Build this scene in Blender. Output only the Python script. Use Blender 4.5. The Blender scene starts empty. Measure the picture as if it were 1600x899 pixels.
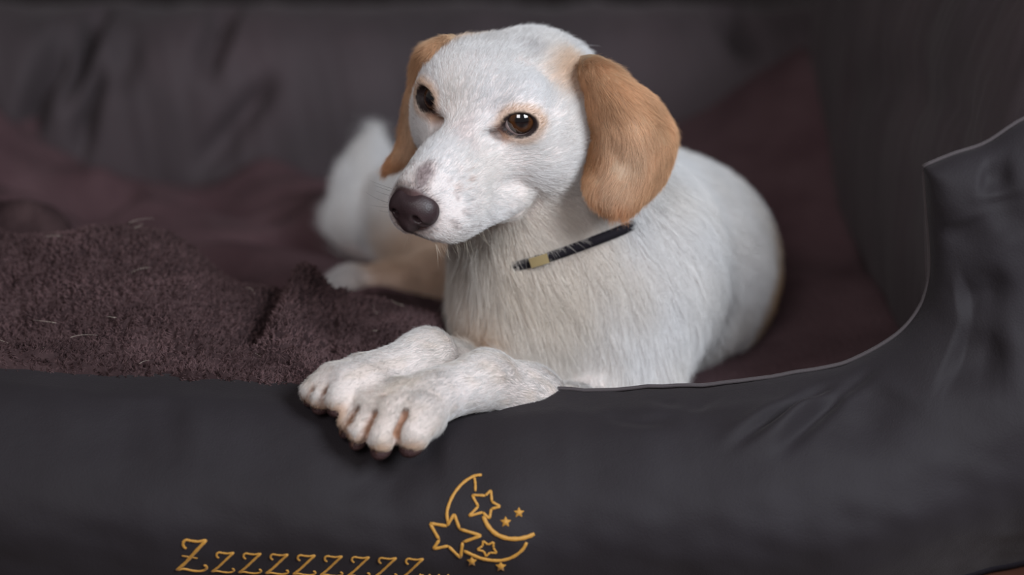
import bpy, bmesh, math, os
import numpy as np
from mathutils import Vector, Matrix

# ------------------------------------------------------------------ camera, world, lights, exposure
S = bpy.context.scene
COL = S.collection
LENS = 65.0
FPX = 1600 * LENS / 36
PITCH = math.radians(17)
CAM = np.array([0.0, -1.175, 0.54])
FW = np.array([0, math.cos(PITCH), -math.sin(PITCH)])
UP = np.array([0, math.sin(PITCH), math.cos(PITCH)])
RT = np.array([1.0, 0, 0])
cd = bpy.data.cameras.new('camera')
cam = bpy.data.objects.new('camera', cd)
COL.objects.link(cam)
cd.lens = LENS
cd.sensor_width = 36
cd.clip_start = 0.05
cam.location = CAM
cam.rotation_euler = (math.pi / 2 - PITCH, 0, 0)
cd.dof.use_dof = True
cd.dof.focus_distance = 1.265
cd.dof.aperture_fstop = 2.6
S.camera = cam

wd = bpy.data.worlds.new('room_light')
S.world = wd
wd.use_nodes = True
wd.node_tree.nodes['Background'].inputs[0].default_value = (1.0, 0.94, 0.94, 1)
wd.node_tree.nodes['Background'].inputs[1].default_value = 0.13


def area(name, loc, target, size, power, col):
    l = bpy.data.lights.new(name, 'AREA')
    l.shape = 'RECTANGLE'
    l.size, l.size_y = size
    l.energy = power
    l.color = col
    o = bpy.data.objects.new(name, l)
    COL.objects.link(o)
    o.location = loc
    o.rotation_euler = (Vector(target) - Vector(loc)).to_track_quat('-Z', 'Y').to_euler()
    return o


area('window_light', (1.00, -1.12, 1.12), (0.0, 0.12, 0.2), (0.62, 0.72), 37.0, (0.86, 0.93, 1.0))
area('fill_light', (-0.45, -2.3, 1.55), (-0.1, 0.6, 0.15), (0.9, 0.9), 29.0, (0.99, 0.96, 0.98))  # unseen fill added behind the camera to brighten the back; no real lamp

S.view_settings.view_transform = 'Standard'
S.view_settings.look = 'None'
S.view_settings.gamma = 1.0
S.view_settings.use_curve_mapping = False
S.view_settings.exposure = 0.0
S.cycles.use_denoising = True
S.cycles.max_bounces = 8
S.cycles.transparent_max_bounces = 8

FUR = True
RNG = np.random.default_rng(7)
ZF = -0.045  # floor level; z = 0 is the underside of the mattress


def P(px, py, Y):
    """world point at depth Y on the sight line of a reference pixel (used to lay things out)"""
    r = FW + RT * (px - 800) / FPX - UP * (py - 449.5) / FPX
    return CAM + r * ((Y - CAM[1]) / r[1])


def wnoise(p, scale, seed, n=10):
    """smooth pseudo noise in about [-1, 1] from a sum of plane waves; p is (N,3)"""
    r = np.random.default_rng(seed)
    k = r.normal(size=(n, 3))
    k /= np.linalg.norm(k, axis=1)[:, None]
    k *= (2 * math.pi / scale) * r.uniform(0.6, 1.5, (n, 1))
    ph = r.uniform(0, 6.28, n)
    return np.sin(p @ k.T + ph).sum(1) / math.sqrt(n / 2) / 1.6


def smooth(a, b, x):
    t = np.clip((x - a) / (b - a), 0, 1)
    return t * t * (3 - 2 * t)


# ------------------------------------------------------------------ materials
def mat(name, base, rough=0.8, bump=None, spec=0.3, metal=0.0, sheen=0.0, mix=None, coat=0.0):
    m = bpy.data.materials.new(name)
    m.use_nodes = True
    nt = m.node_tree
    b = nt.nodes['Principled BSDF']
    b.inputs['Base Color'].default_value = (*base, 1)
    b.inputs['Roughness'].default_value = rough
    b.inputs['Metallic'].default_value = metal
    b.inputs['Specular IOR Level'].default_value = spec
    if sheen:
        b.inputs['Sheen Weight'].default_value = sheen
        b.inputs['Sheen Roughness'].default_value = 0.5
        b.inputs['Sheen Tint'].default_value = (1, 0.92, 0.92, 1)
    if coat:
        b.inputs['Coat Weight'].default_value = coat
        b.inputs['Coat Roughness'].default_value = 0.03
    tc = nt.nodes.new('ShaderNodeTexCoord')
    if mix:
        col2, sc, lo, hi = mix
        n = nt.nodes.new('ShaderNodeTexNoise')
        n.inputs['Scale'].default_value = sc
        n.inputs['Detail'].default_value = 5
        r = nt.nodes.new('ShaderNodeMapRange')
        r.inputs[1].default_value = lo
        r.inputs[2].default_value = hi
        x = nt.nodes.new('ShaderNodeMix')
        x.data_type = 'RGBA'
        x.inputs[6].default_value = (*base, 1)
        x.inputs[7].default_value = (*col2, 1)
        nt.links.new(tc.outputs['Object'], n.inputs['Vector'])
        nt.links.new(n.outputs['Fac'], r.inputs[0])
        nt.links.new(r.outputs[0], x.inputs[0])
        nt.links.new(x.outputs[2], b.inputs['Base Color'])
    if bump:
        last = None
        for kind, sc, strength, dist in bump:
            if kind == 'noise':
                t = nt.nodes.new('ShaderNodeTexNoise')
                t.inputs['Detail'].default_value = 4
                out = t.outputs['Fac']
            elif kind == 'voronoi':
                t = nt.nodes.new('ShaderNodeTexVoronoi')
                out = t.outputs['Distance']
            else:
                t = nt.nodes.new('ShaderNodeTexWave')
                t.inputs['Distortion'].default_value = 1.0
                t.bands_direction = kind
                out = t.outputs['Fac']
            t.inputs['Scale'].default_value = sc
            nt.links.new(tc.outputs['Object'], t.inputs['Vector'])
            bp = nt.nodes.new('ShaderNodeBump')
            bp.inputs['Strength'].default_value = strength
            bp.inputs['Distance'].default_value = dist
            nt.links.new(out, bp.inputs['Height'])
            if last:
                nt.links.new(last.outputs[0], bp.inputs['Normal'])
            last = bp
        nt.links.new(last.outputs[0], b.inputs['Normal'])
    return m


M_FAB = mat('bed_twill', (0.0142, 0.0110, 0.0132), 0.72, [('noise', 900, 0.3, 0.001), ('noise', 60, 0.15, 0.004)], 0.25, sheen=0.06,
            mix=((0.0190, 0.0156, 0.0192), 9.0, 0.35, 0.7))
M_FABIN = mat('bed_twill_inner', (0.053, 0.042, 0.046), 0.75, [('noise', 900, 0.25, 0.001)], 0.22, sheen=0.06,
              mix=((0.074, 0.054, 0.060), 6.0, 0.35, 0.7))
M_PLUSH = mat('brown_plush', (0.084, 0.046, 0.052), 0.95, [('voronoi', 320, 0.8, 0.003), ('noise', 120, 0.5, 0.004)], 0.1, sheen=0.02,
              mix=((0.118, 0.069, 0.076), 14.0, 0.35, 0.68))
M_FLEECE = mat('fleece', (0.030, 0.018, 0.019), 0.95, [('noise', 420, 0.6, 0.002)], 0.05, sheen=0.0,  # base colour darkened to put shade into the gaps between the curls
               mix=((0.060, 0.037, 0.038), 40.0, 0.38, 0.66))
M_PIPE = mat('piping', (0.055, 0.045, 0.048), 0.7, [('noise', 900, 0.3, 0.001)], 0.3, sheen=0.1)
M_THREAD = mat('gold_thread', (0.48, 0.23, 0.028), 0.45, [('noise', 1400, 0.5, 0.001)], 0.5, sheen=0.2)
M_FLOOR = mat('dark_floor', (0.09, 0.035, 0.022), 0.5, [('noise', 40, 0.2, 0.002)], 0.4, mix=((0.05, 0.02, 0.014), 12, 0.3, 0.7))
M_WALL = mat('dark_wall', (0.028, 0.022, 0.022), 0.9, [('noise', 200, 0.2, 0.001)], 0.2)
M_NOSE = mat('nose_leather', (0.030, 0.017, 0.019), 0.42, [('voronoi', 1300, 0.22, 0.0008)], 0.45, mix=((0.050, 0.030, 0.033), 60, 0.4, 0.7))
M_CLAW = mat('claw', (0.10, 0.055, 0.04), 0.35, None, 0.5)
M_COLLAR = mat('black_collar', (0.012, 0.010, 0.014), 0.75, [('noise', 800, 0.5, 0.001)], 0.15)
M_BRASS = mat('brass', (0.62, 0.50, 0.26), 0.35, None, 0.5, 0.85)
M_PAD = mat('paw_pad', (0.045, 0.022, 0.022), 0.7, [('voronoi', 700, 0.5, 0.001)], 0.3)


def hair_mat(name, rough=0.55):
    m = bpy.data.materials.new(name)
    m.use_nodes = True
    nt = m.node_tree
    b = nt.nodes['Principled BSDF']
    a = nt.nodes.new('ShaderNodeAttribute')
    a.attribute_name = 'tint'
    nt.links.new(a.outputs['Color'], b.inputs['Base Color'])
    b.inputs['Roughness'].default_value = rough
    b.inputs['Specular IOR Level'].default_value = 0.25
    # light that passes through the thin hairs
    tr = nt.nodes.new('ShaderNodeBsdfTranslucent')
    nt.links.new(a.outputs['Color'], tr.inputs['Color'])
    mx = nt.nodes.new('ShaderNodeMixShader')
    mx.inputs[0].default_value = 0.22
    out = nt.nodes['Material Output']
    nt.links.new(b.outputs[0], mx.inputs[1])
    nt.links.new(tr.outputs[0], mx.inputs[2])
    nt.links.new(mx.outputs[0], out.inputs['Surface'])
    return m


def skin_mat(name):
    m = bpy.data.materials.new(name)
    m.use_nodes = True
    nt = m.node_tree
    b = nt.nodes['Principled BSDF']
    a = nt.nodes.new('ShaderNodeAttribute')
    a.attribute_name = 'tint'
    nt.links.new(a.outputs['Color'], b.inputs['Base Color'])
    b.inputs['Roughness'].default_value = 0.6
    b.inputs['Specular IOR Level'].default_value = 0.3
    tc = nt.nodes.new('ShaderNodeTexCoord')
    n = nt.nodes.new('ShaderNodeTexNoise')
    n.inputs['Scale'].default_value = 500
    bp = nt.nodes.new('ShaderNodeBump')
    bp.inputs['Strength'].default_value = 0.3
    bp.inputs['Distance'].default_value = 0.001
    nt.links.new(tc.outputs['Object'], n.inputs['Vector'])
    nt.links.new(n.outputs['Fac'], bp.inputs['Height'])
    nt.links.new(bp.outputs[0], b.inputs['Normal'])
    return m


M_HAIR = hair_mat('fur_hair')
M_SKIN = skin_mat('dog_skin')
M_PILE = hair_mat('fleece_pile', 0.9)
M_PILE.node_tree.nodes['Principled BSDF'].inputs['Specular IOR Level'].default_value = 0.05


# ------------------------------------------------------------------ object helpers
def mesh_obj(name, verts, faces, m, parent=None, shade=True):
    me = bpy.data.meshes.new(name)
    v = np.asarray(verts, float)
    if isinstance(faces, np.ndarray):
        n, k = faces.shape
        me.vertices.add(len(v))
        me.vertices.foreach_set('co', v.ravel())
        me.loops.add(n * k)
        me.loops.foreach_set('vertex_index', faces.ravel().astype(np.int32))
        me.polygons.add(n)
        me.polygons.foreach_set('loop_start', np.arange(0, n * k, k, dtype=np.int32))
        me.update(calc_edges=True)
        me.validate()
    else:
        me.from_pydata([tuple(x) for x in v], [], faces)
    if shade:
        me.polygons.foreach_set('use_smooth', [True] * len(me.polygons))
    me.materials.append(m)
    o = bpy.data.objects.new(name, me)
    COL.objects.link(o)
    if parent:
        o.parent = parent
    return o


def empty(name, loc, label, cat):
    o = bpy.data.objects.new(name, None)
    COL.objects.link(o)
    o.location = loc
    o.empty_display_size = 0.05
    o['label'] = label
    o['category'] = cat
    return o


def put(o, root):
    """parent a world-space mesh under a root that stands at its own base point"""
    o.parent = root
    w = Vector(root.location)
    p = root.parent
    while p:
        w += Vector(p.location)
        p = p.parent
    o.location = Vector(o.location) - w
    return o


def grid_faces(nu, nv, wrap_u=False):
    i, j = np.meshgrid(np.arange(nu if wrap_u else nu - 1), np.arange(nv - 1), indexing='ij')
    a = i * nv + j
    b = ((i + 1) % nu) * nv + j
    return np.stack([a.ravel(), b.ravel(), (b + 1).ravel(), (a + 1).ravel()], 1)


def catmull(pts, n):
    pts = np.asarray(pts, float)
    p = np.vstack([2 * pts[0] - pts[1], pts, 2 * pts[-1] - pts[-2]])
    seg = len(pts) - 1
    t = np.linspace(0, seg, n)
    i = np.minimum(t.astype(int), seg - 1)
    f = (t - i)[:, None]
    a, b, c, d = p[i], p[i + 1], p[i + 2], p[i + 3]
    return 0.5 * (2 * b + (c - a) * f + (2 * a - 5 * b + 4 * c - d) * f ** 2 + (3 * b - a - 3 * c + d) * f ** 3)


def tube(pts, rad, ns=8, flat=None, nrm=None):
    """verts, quads of a closed tube along pts; rad scalar or per point; flat squashes along nrm"""
    pts = np.asarray(pts, float)
    n = len(pts)
    rad = np.broadcast_to(rad, n)
    t = np.gradient(pts, axis=0)
    t /= np.linalg.norm(t, axis=1)[:, None] + 1e-12
    if nrm is None:
        ref = np.array([0.31, 0.2, 0.93])
        nrm = np.broadcast_to(ref, (n, 3))
    u = np.cross(t, nrm)
    u /= np.linalg.norm(u, axis=1)[:, None] + 1e-12
    w = np.cross(u, t)
    fl = 1.0 if flat is None else flat
    a = np.linspace(0, 2 * math.pi, ns, endpoint=False)
    v = pts[:, None] + rad[:, None, None] * (np.cos(a)[None, :, None] * u[:, None] + fl * np.sin(a)[None, :, None] * w[:, None])
    v = v.reshape(-1, 3)
    f = []
    for i in range(n - 1):
        for j in range(ns):
            k = (j + 1) % ns
            f.append((i * ns + j, i * ns + k, (i + 1) * ns + k, (i + 1) * ns + j))
    f.append(tuple(range(ns - 1, -1, -1)))
    f.append(tuple((n - 1) * ns + j for j in range(ns)))
    return v, f


def join(parts):
    vs, fs, o = [], [], 0
    for v, f in parts:
        vs.append(np.asarray(v))
        fs += [tuple(int(i) + o for i in q) for q in f]
        o += len(v)
    return np.vstack(vs), fs


# ------------------------------------------------------------------ the room
o = mesh_obj('floor', [(-3, -2.5, ZF), (3, -2.5, ZF), (3, 2.2, ZF), (-3, 2.2, ZF)], [(0, 1, 2, 3)], M_FLOOR)
o['kind'] = 'structure'
o = mesh_obj('wall_back', [(-3, 1.6, ZF), (3, 1.6, ZF), (3, 1.6, 2.4), (-3, 1.6, 2.4)], [(0, 1, 2, 3)], M_WALL)
o['kind'] = 'structure'

# ------------------------------------------------------------------ the dog bed
BED = empty('dog_bed', (0, 0.4, ZF), 'large charcoal grey dog bed with padded walls and gold moon embroidery on the front', 'dog bed')

SEAM_PX = [(-900, 560), (-400, 556), (-100, 560), (0, 567), (240, 582), (470, 597), (620, 613), (740, 622), (800, 618), (890, 611), (1050, 607),
           (1180, 597), (1280, 582), (1340, 561), (1400, 526), (1435, 486), (1450, 445), (1453, 400), (1448, 330), (1443, 262)]
TOP_PX = [(1443, 262), (1490, 243), (1540, 226), (1600, 188), (1680, 160), (1780, 150), (1900, 165), (1960, 200)]
SEAM_Y = 0.02
s1 = np.array([P(x, y, SEAM_Y) for x, y in SEAM_PX])
s2 = np.array([P(x, y, SEAM_Y) for x, y in TOP_PX])
seam1 = catmull(s1, 260)
seam2 = catmull(s2, 60)
wob_ = 0.0014 * wnoise(seam1 * np.array([1, 0, 1]), 0.06, 13) + 0.0006 * wnoise(seam1 * np.array([1, 0, 1]), 0.03, 14)
seam1[:, 2] += wob_ * smooth(0.26, 0.2, seam1[:, 0])
seam = np.vstack([seam1, seam2[1:]])
NU = len(seam)
sx = seam[:, 0].copy()
# bottom line: same x on the low part, fanned out under the high corner
k = np.arange(NU)
kc = int(np.argmin(np.abs(sx[:260] - 0.20)))
bx = sx.copy()
bx[kc:] = np.interp(k[kc:], [kc, 259, NU - 1], [sx[kc], 0.40, 0.62])
bot = np.stack([bx, np.full(NU, -0.06), np.full(NU, ZF + 0.004)], 1)

CREASES = [  # px start, px end, width m, depth m
    ((1335, 582), (1120, 722), 0.0050, 0.0085), ((1290, 612), (1110, 725), 0.010, -0.004), ((1385, 558), (1205, 725), 0.0060, 0.0080),
    ((1350, 590), (1165, 722), 0.008, -0.004), ((1490, 466), (1590, 440), 0.012, 0.005), ((1480, 545), (1590, 560), 0.022, 0.006),
    ((1000, 614), (1075, 634), 0.0035, 0.004), ((1140, 606), (1072, 650), 0.005, 0.005), ((700, 700), (560, 730), 0.016, 0.004), ((560, 720), (660, 790), 0.02, 0.003),
    ((940, 640), (1070, 652), 0.008, 0.003), ((1490, 345), (1540, 420), 0.016, 0.003), ((1530, 275), (1590, 275), 0.012, 0.004),
    ((300, 640), (120, 700), 0.03, 0.003), ((1400, 600), (1330, 720), 0.02, 0.003), ((1560, 300), (1590, 380), 0.015, 0.003)]


def front_point(x, z, d, amp):
    """Y of the stuffed front panel at (x, z), d = distance from the seam"""
    w = 0.088
    t = np.clip(d / w, 0, 1)
    y = SEAM_Y - amp * np.sqrt(np.clip(1 - (1 - t) ** 2, 0, 1)) ** 1.15
    tb = np.clip(1 - (z - ZF) / 0.105, 0, 1)
    y = y + 0.045 * tb ** 2
    # the corner of the bed rounds back
    y = y + 0.085 * smooth(0.20, 0.40, x) * smooth(0.12, ZF, z)
    pts = np.stack([x, z * 0, z], -1)
    y = y + 0.0018 * wnoise(pts.reshape(-1, 3), 0.11, 3).reshape(x.shape) + 0.0006 * wnoise(pts.reshape(-1, 3), 0.03, 4).reshape(x.shape)
    return y


NV = 96
vv = np.linspace(0, 1, NV) ** 1.55
V = seam[:, None, :] * (1 - vv)[None, :, None] + bot[:, None, :] * vv[None, :, None]
LEN = np.hypot(seam[:, 0] - bot[:, 0], seam[:, 2] - bot[:, 2])


def poly_dist(x, z, line):
    a, b = line[:-1][:, [0, 2]], line[1:][:, [0, 2]]
    q = np.stack([x.ravel(), z.ravel()], 1)
    best = np.full(len(q), 9.0)
    for p0, p1 in zip(a, b):
        e = p1 - p0
        t = np.clip((q - p0) @ e / (e @ e + 1e-12), 0, 1)
        best = np.minimum(best, np.hypot(*(q - p0 - t[:, None] * e).T))
    return best.reshape(x.shape)


d1 = poly_dist(V[..., 0], V[..., 2], seam1) + 1e-5
d2 = poly_dist(V[..., 0], V[..., 2], seam2) + 1e-5
D = (d1 ** -2.5 + d2 ** -2.5) ** (-1 / 2.5)
D[:, 0] = 0
# near the seam the roll starts almost level: keep z a little up
V[..., 2] += 0.004 * np.exp(-((D - 0.012) / 0.014) ** 2) * smooth(0, 0.008, D) * smooth(0.25, 0.15, V[..., 0])
# the end panel of the high side wall is flatter than the low front roll
AMP = 0.098 - 0.060 * smooth(0.16, 0.32, V[..., 0]) * smooth(0.02, 0.20, V[..., 2])
V[..., 1] = front_point(V[..., 0], V[..., 2], D, AMP)
FRONT = V.copy()


def panel_point(px, py):
    """point and normal of the front panel seen at a pixel (nearest grid vertex, refined)"""
    q = FRONT.reshape(-1, 3) - CAM
    zc = q @ FW
    ux = 800 + FPX * (q @ RT) / zc
    uy = 449.5 - FPX * (q @ UP) / zc
    vis = np.broadcast_to((np.arange(NV) > 6)[None, :], (NU, NV)).ravel()
    d2 = (ux - px) ** 2 + (uy - py) ** 2 + np.where(vis, 0, 1e9)
    i = np.argsort(d2)[:14]
    A = np.stack([np.ones(14), ux[i] - px, uy[i] - py], 1)
    W = np.exp(-d2[i] / (d2[i].mean() + 1e-6))[:, None]
    c, *_ = np.linalg.lstsq(A * W, FRONT.reshape(-1, 3)[i] * W, rcond=None)
    n = np.cross(c[1], c[2])
    n /= np.linalg.norm(n)
    if n[1] > 0:
        n = -n
    return c[0], n


# creases pressed into the cloth along lines that follow its surface
du_, dv_ = np.gradient(V, axis=0), np.gradient(V, axis=1)
VN = np.cross(dv_, du_)
VN /= np.linalg.norm(VN, axis=2)[..., None] + 1e-12
if VN[60, 50, 1] > 0:
    VN = -VN
flatV, push = V.reshape(-1, 3), np.zeros(NU * NV)
for a, b, wd_, dp in CREASES:
    sag = np.array([-(b[1] - a[1]), b[0] - a[0]]) * 0.05
    line = np.array([panel_point(a[0] + (b[0] - a[0]) * t + sag[0] * 4 * t * (1 - t), a[1] + (b[1] - a[1]) * t + sag[1] * 4 * t * (1 - t))[0] for t in np.linspace(0, 1, 9)])
    best, fr_ = np.full(len(flatV), 9.0), np.zeros(len(flatV))
    for q in range(8):
        e = line[q + 1] - line[q]
        t = np.clip((flatV - line[q]) @ e / (e @ e), 0, 1)
        dist = np.linalg.norm(flatV - line[q] - t[:, None] * e, axis=1)
        m = dist < best
        best[m], fr_[m] = dist[m], ((q + t) / 8)[m]
    push += 1.6 * dp * np.exp(-(best / wd_) ** 2) * smooth(.0, .22, fr_) * smooth(1.0, .5, fr_) * smooth(0.0, 0.012, D.ravel())
V = V - VN * push.reshape(NU, NV)[..., None]
FRONT = V.copy()
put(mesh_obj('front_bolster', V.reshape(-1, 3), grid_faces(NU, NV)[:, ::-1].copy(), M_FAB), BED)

# inner lining of the front wall, going down behind the seam
iv = np.linspace(0, 1, 10)
inn = seam1[:, None, :] + np.zeros((260, 10, 3))
inn[..., 1] = SEAM_Y + 0.030 * np.sin(iv * math.pi / 2)[None, :] + 0.002
inn[..., 2] = seam1[:, 2][:, None] * (1 - iv)[None, :] + 0.012 * iv[None, :]
inn[..., 0] += 0.03 * smooth(0.2, 0.27, seam1[:, 0])[:, None] * iv[None, :]
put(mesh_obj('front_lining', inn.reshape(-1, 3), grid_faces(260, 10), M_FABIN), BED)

# piping along both seams
pp = seam[seam[:, 0] > -0.06][::2] + np.array([0, 0.001, 0.001])
v, f = tube(pp, 0.0014, 7)
put(mesh_obj('piping', v, f, M_PIPE), BED)
# dark strip along the foot of the front panel
foot = FRONT[::3, -1] + np.array([0, 0.002, 0.004])
v, f = tube(foot, 0.006, 6)
put(mesh_obj('base_strip', v, f, M_COLLAR), BED)


def roll(name, axis, a0, a1, centre, r1, rz, seed, wr, extra=None, n=150, ns=90, m=M_FABIN):
    """a stuffed roll: superellipse section swept along X or Y with soft wrinkles and rounded ends"""
    t = np.linspace(0, 1, n)
    th = np.linspace(0, 2 * math.pi, ns, endpoint=False)
    T, TH = np.meshgrid(t, th, indexing='ij')
    e = 0.75
    c, s = np.cos(TH), np.sin(TH)
    sc = np.abs(c) ** e * np.sign(c)
    ss = np.abs(s) ** e * np.sign(s)
    endr = np.clip(1 - (np.abs(T - 0.5) * 2) ** 14, 0, 1) ** 0.5
    k = 0.72 + 0.28 * endr
    L = a0 + (a1 - a0) * T
    cr, cz = centre
    a = cr + r1 * sc * k
    z = cz + rz * ss * k
    pts = np.stack([L, a, z], -1).reshape(-1, 3)
    dsp = (wr * wnoise(pts * np.array([1.6, 1, 0.6]), 0.16, seed) + wr * 0.35 * wnoise(pts * np.array([2.2, 1, 0.5]), 0.05, seed + 1)).reshape(T.shape)
    if extra is not None:
        dsp = dsp + extra(L, a, z, TH)
    a = a + dsp * c
    z = np.maximum(z + dsp * s, ZF + 0.001)
    V = np.stack([L, a, z], -1) if axis == 'x' else np.stack([a, L, z], -1)
    fc = grid_faces(n, ns)
    i = np.arange(n - 1)
    fc = np.vstack([fc, np.stack([i * ns + ns - 1, (i + 1) * ns + ns - 1, (i + 1) * ns, i * ns], 1)])
    if axis == 'x':
        fc = fc[:, ::-1].copy()
    V = V.reshape(-1, 3)
    o = mesh_obj(name, V, fc, m)
    bm = bmesh.new()
    bm.from_mesh(o.data)
    bm.verts.ensure_lookup_table()
    for st in (0, (n - 1) * ns):
        bm.faces.new([bm.verts[st + q] for q in range(ns)])
    bmesh.ops.recalc_face_normals(bm, faces=bm.faces)
    for fa in bm.faces:
        fa.smooth = True
    bm.to_mesh(o.data)
    bm.free()
    return put(o, BED)


def back_creases(L, a, z, TH):
    # gathers of the cloth on the left of the back wall, in x / z
    d = 0
    for (p0, p1, w, dep) in [((125, 10), (105, 130), 0.011, -0.022), ((80, 70), (45, 195), 0.012, -0.020), ((142, 120), (128, 215), 0.010, -0.016),
                             ((325, 25), (310, 85), 0.010, -0.014), ((345, 40), (330, 95), 0.008, -0.012), ((410, 140), (330, 245), 0.014, -0.012),
                             ((190, 60), (180, 120), 0.02, -0.008), ((1130, 0), (1165, 65), 0.012, -0.018)]:
        A = P(p0[0], p0[1], 0.86)[[0, 2]]
        B = P(p1[0], p1[1], 0.86)[[0, 2]]
        ln = np.linalg.norm(B - A)
        e = (B - A) / ln
        qx, qz = L - A[0], z - A[1]
        s = qx * e[0] + qz * e[1]
        q = -qx * e[1] + qz * e[0]
        d = d + dep * np.exp(-(q / w) ** 2) * smooth(-0.03, 0.02, s) * (1 - smooth(ln - 0.02, ln + 0.04, s)) * (np.cos(TH) < 0)
    return 2.6 * d


def side_creases(L, a, z, TH):
    d = 0
    for (y0, z0, y1, z1, w, dep) in [(0.10, 0.24, 0.30, 0.17, 0.010, -0.006), (0.16, 0.27, 0.42, 0.22, 0.016, -0.008), (0.06, 0.21, 0.20, 0.15, 0.008, -0.005),
                                     (0.3, 0.27, 0.6, 0.19, 0.02, -0.008)]:
        A, B = np.array([y0, z0]), np.array([y1, z1])
        ln = np.linalg.norm(B - A)
        e = (B - A) / ln
        qx, qz = L - A[0], z - A[1]
        s = qx * e[0] + qz * e[1]
        q = -qx * e[1] + qz * e[0] + 0.15 * s * (s - ln)
        d = d + dep * np.exp(-(q / w) ** 2) * smooth(-0.03, 0.02, s) * (1 - smooth(ln - 0.02, ln + 0.04, s)) * (np.cos(TH) < 0)
    return d


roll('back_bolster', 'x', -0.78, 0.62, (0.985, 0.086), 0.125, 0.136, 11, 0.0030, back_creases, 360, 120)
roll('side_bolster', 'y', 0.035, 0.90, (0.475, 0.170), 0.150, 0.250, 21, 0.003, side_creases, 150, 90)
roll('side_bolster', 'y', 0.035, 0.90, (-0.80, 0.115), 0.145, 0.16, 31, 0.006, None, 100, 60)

# plush mattress lining the inside, riding up into the two back corners
nx, ny = 300, 240
X, Yg = np.meshgrid(np.linspace(-0.68, 0.365, nx), np.linspace(0.035, 0.90, ny), indexing='ij')
flat = np.stack([X, Yg, 0 * X], -1).reshape(-1, 3)
Z = 0.036 + 0.016 * smooth(0.30, 0.80, Yg) * smooth(0.25, -0.05, X)
Z = Z + 0.010 * wnoise(flat * np.array([1, 1.6, 1]), 0.20, 41).reshape(X.shape) * smooth(0.05, 0.3, Yg) * smooth(0.02, -0.2, X)
Z = Z + 0.006 * wnoise(flat, 0.07, 42).reshape(X.shape) * smooth(0.1, 0.3, Yg) * smooth(0.1, -0.1, X)
Z = Z + 0.004 * wnoise(flat, 0.12, 43).reshape(X.shape)
for (hx, hy, Yh, rx_, ry_, dz_) in [(315, 300, .74, .05, .05, -.022), (178, 300, .74, .022, .06, -.020), (420, 345, .60, .06, .035, -.016), (330, 400, .50, .05, .03, -.010),
                                   (235, 300, .74, .03, .05, .010), (470, 300, .72, .06, .05, .010), (300, 365, .57, .08, .03, .010), (60, 310, .72, .07, .02, -.018)]:
    hp = P(hx, hy, Yh)
    Z = Z + 1.8 * dz_ * np.exp(-((X - hp[0]) / rx_) ** 2 - ((Yg - Yh) / ry_) ** 2)
fl_r = np.clip(0.072 + 0.50 * (X - 0.178), 0, 0.145) * smooth(0.52, 0.86, Yg) * smooth(0.362, 0.33, X)
fl_l = np.clip(0.80 * (-0.47 - X), 0, 0.16) * smooth(0.45, 0.86, Yg)
Z = Z + fl_r + fl_l + 0.012 * smooth(0.2, 0.34, X)
Z = Z - 0.02 * np.exp(-((X - 0.35) / 0.012) ** 2)


def cushion_z(x, y):
    i = np.clip((np.asarray(x) + 0.68) / 1.045 * (nx - 1), 0, nx - 1).astype(int)
    j = np.clip((np.asarray(y) - 0.035) / 0.865 * (ny - 1), 0, ny - 1).astype(int)
    return Z[i, j]


put(mesh_obj('mattress', np.stack([X, Yg, Z], -1).reshape(-1, 3), grid_faces(nx, ny), M_PLUSH), BED)

# ------------------------------------------------------------------ embroidery on the front wall


def drape(px_pts, lift=0.0006):
    r = [panel_point(x, y) for x, y in px_pts]
    p = np.array([a for a, _ in r])
    n = np.array([b for _, b in r])
    return p + n * lift, n


def stitch(px_pts, w, n=14, taper=(0.75, 0.75)):
    """one satin-stitched stroke: a flattened raised tube lying on the cloth; w is its width in pixels"""
    px = catmull(px_pts, n) if len(px_pts) > 2 else np.linspace(px_pts[0], px_pts[1], max(5, n // 2))
    p, nr = drape(px)
    t = np.linspace(0, 1, len(p))
    r = w / 2 / 2330 * np.minimum(1, np.minimum(taper[0] + t * 4, taper[1] + (1 - t) * 4))
    r = r * (1 + 0.10 * np.sin(np.arange(len(p)) * 2.1))
    return tube(p, r, 8, 0.6, nr)


def star_stroke(c, pts, w):
    return [stitch([pts[i], pts[(i + 1) % len(pts)]], w, 12) for i in range(len(pts))]


EMB = []


def emb(name, strokes, label=None):
    v, f = join(strokes)
    o = put(mesh_obj(name, v, f, M_THREAD), BED)
    if label:
        o['label'] = label
    return o


def zc(crop):  # moon crop (1011 px wide for 190) to photo pixels
    return [(660 + x / 5.321, 730 + y / 5.32) for x, y in crop]


emb('moon', [stitch(zc([(495, 68), (430, 78), (350, 125), (280, 200), (230, 290), (205, 380), (212, 465)]), 5.2, 22),
             stitch(zc([(432, 90), (440, 140), (441, 205)]), 4.2, 10),
             stitch(zc([(505, 410), (545, 490), (610, 555), (700, 592), (800, 596), (880, 578), (930, 555)]), 7.0, 22),
             stitch(zc([(865, 625), (835, 680), (770, 735), (690, 768), (600, 775), (500, 760), (420, 730), (345, 695)]), 6.0, 24)],
    'gold stitched crescent moon outline')
emb('star', star_stroke(None, zc([(265, 392), (310, 515), (490, 570), (335, 625), (318, 755), (215, 655), (90, 680), (140, 605), (62, 468), (205, 490)]), 5.2))
emb('star', star_stroke(None, zc([(570, 195), (578, 290), (648, 330), (572, 350), (558, 430), (500, 378), (385, 410), (465, 330), (412, 235), (525, 240)]), 4.4))
emb('star', star_stroke(None, zc([(505, 612), (545, 645), (592, 622), (590, 670), (618, 712), (560, 710), (528, 742), (512, 700), (455, 685), (500, 655)]), 3.6))
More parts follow.
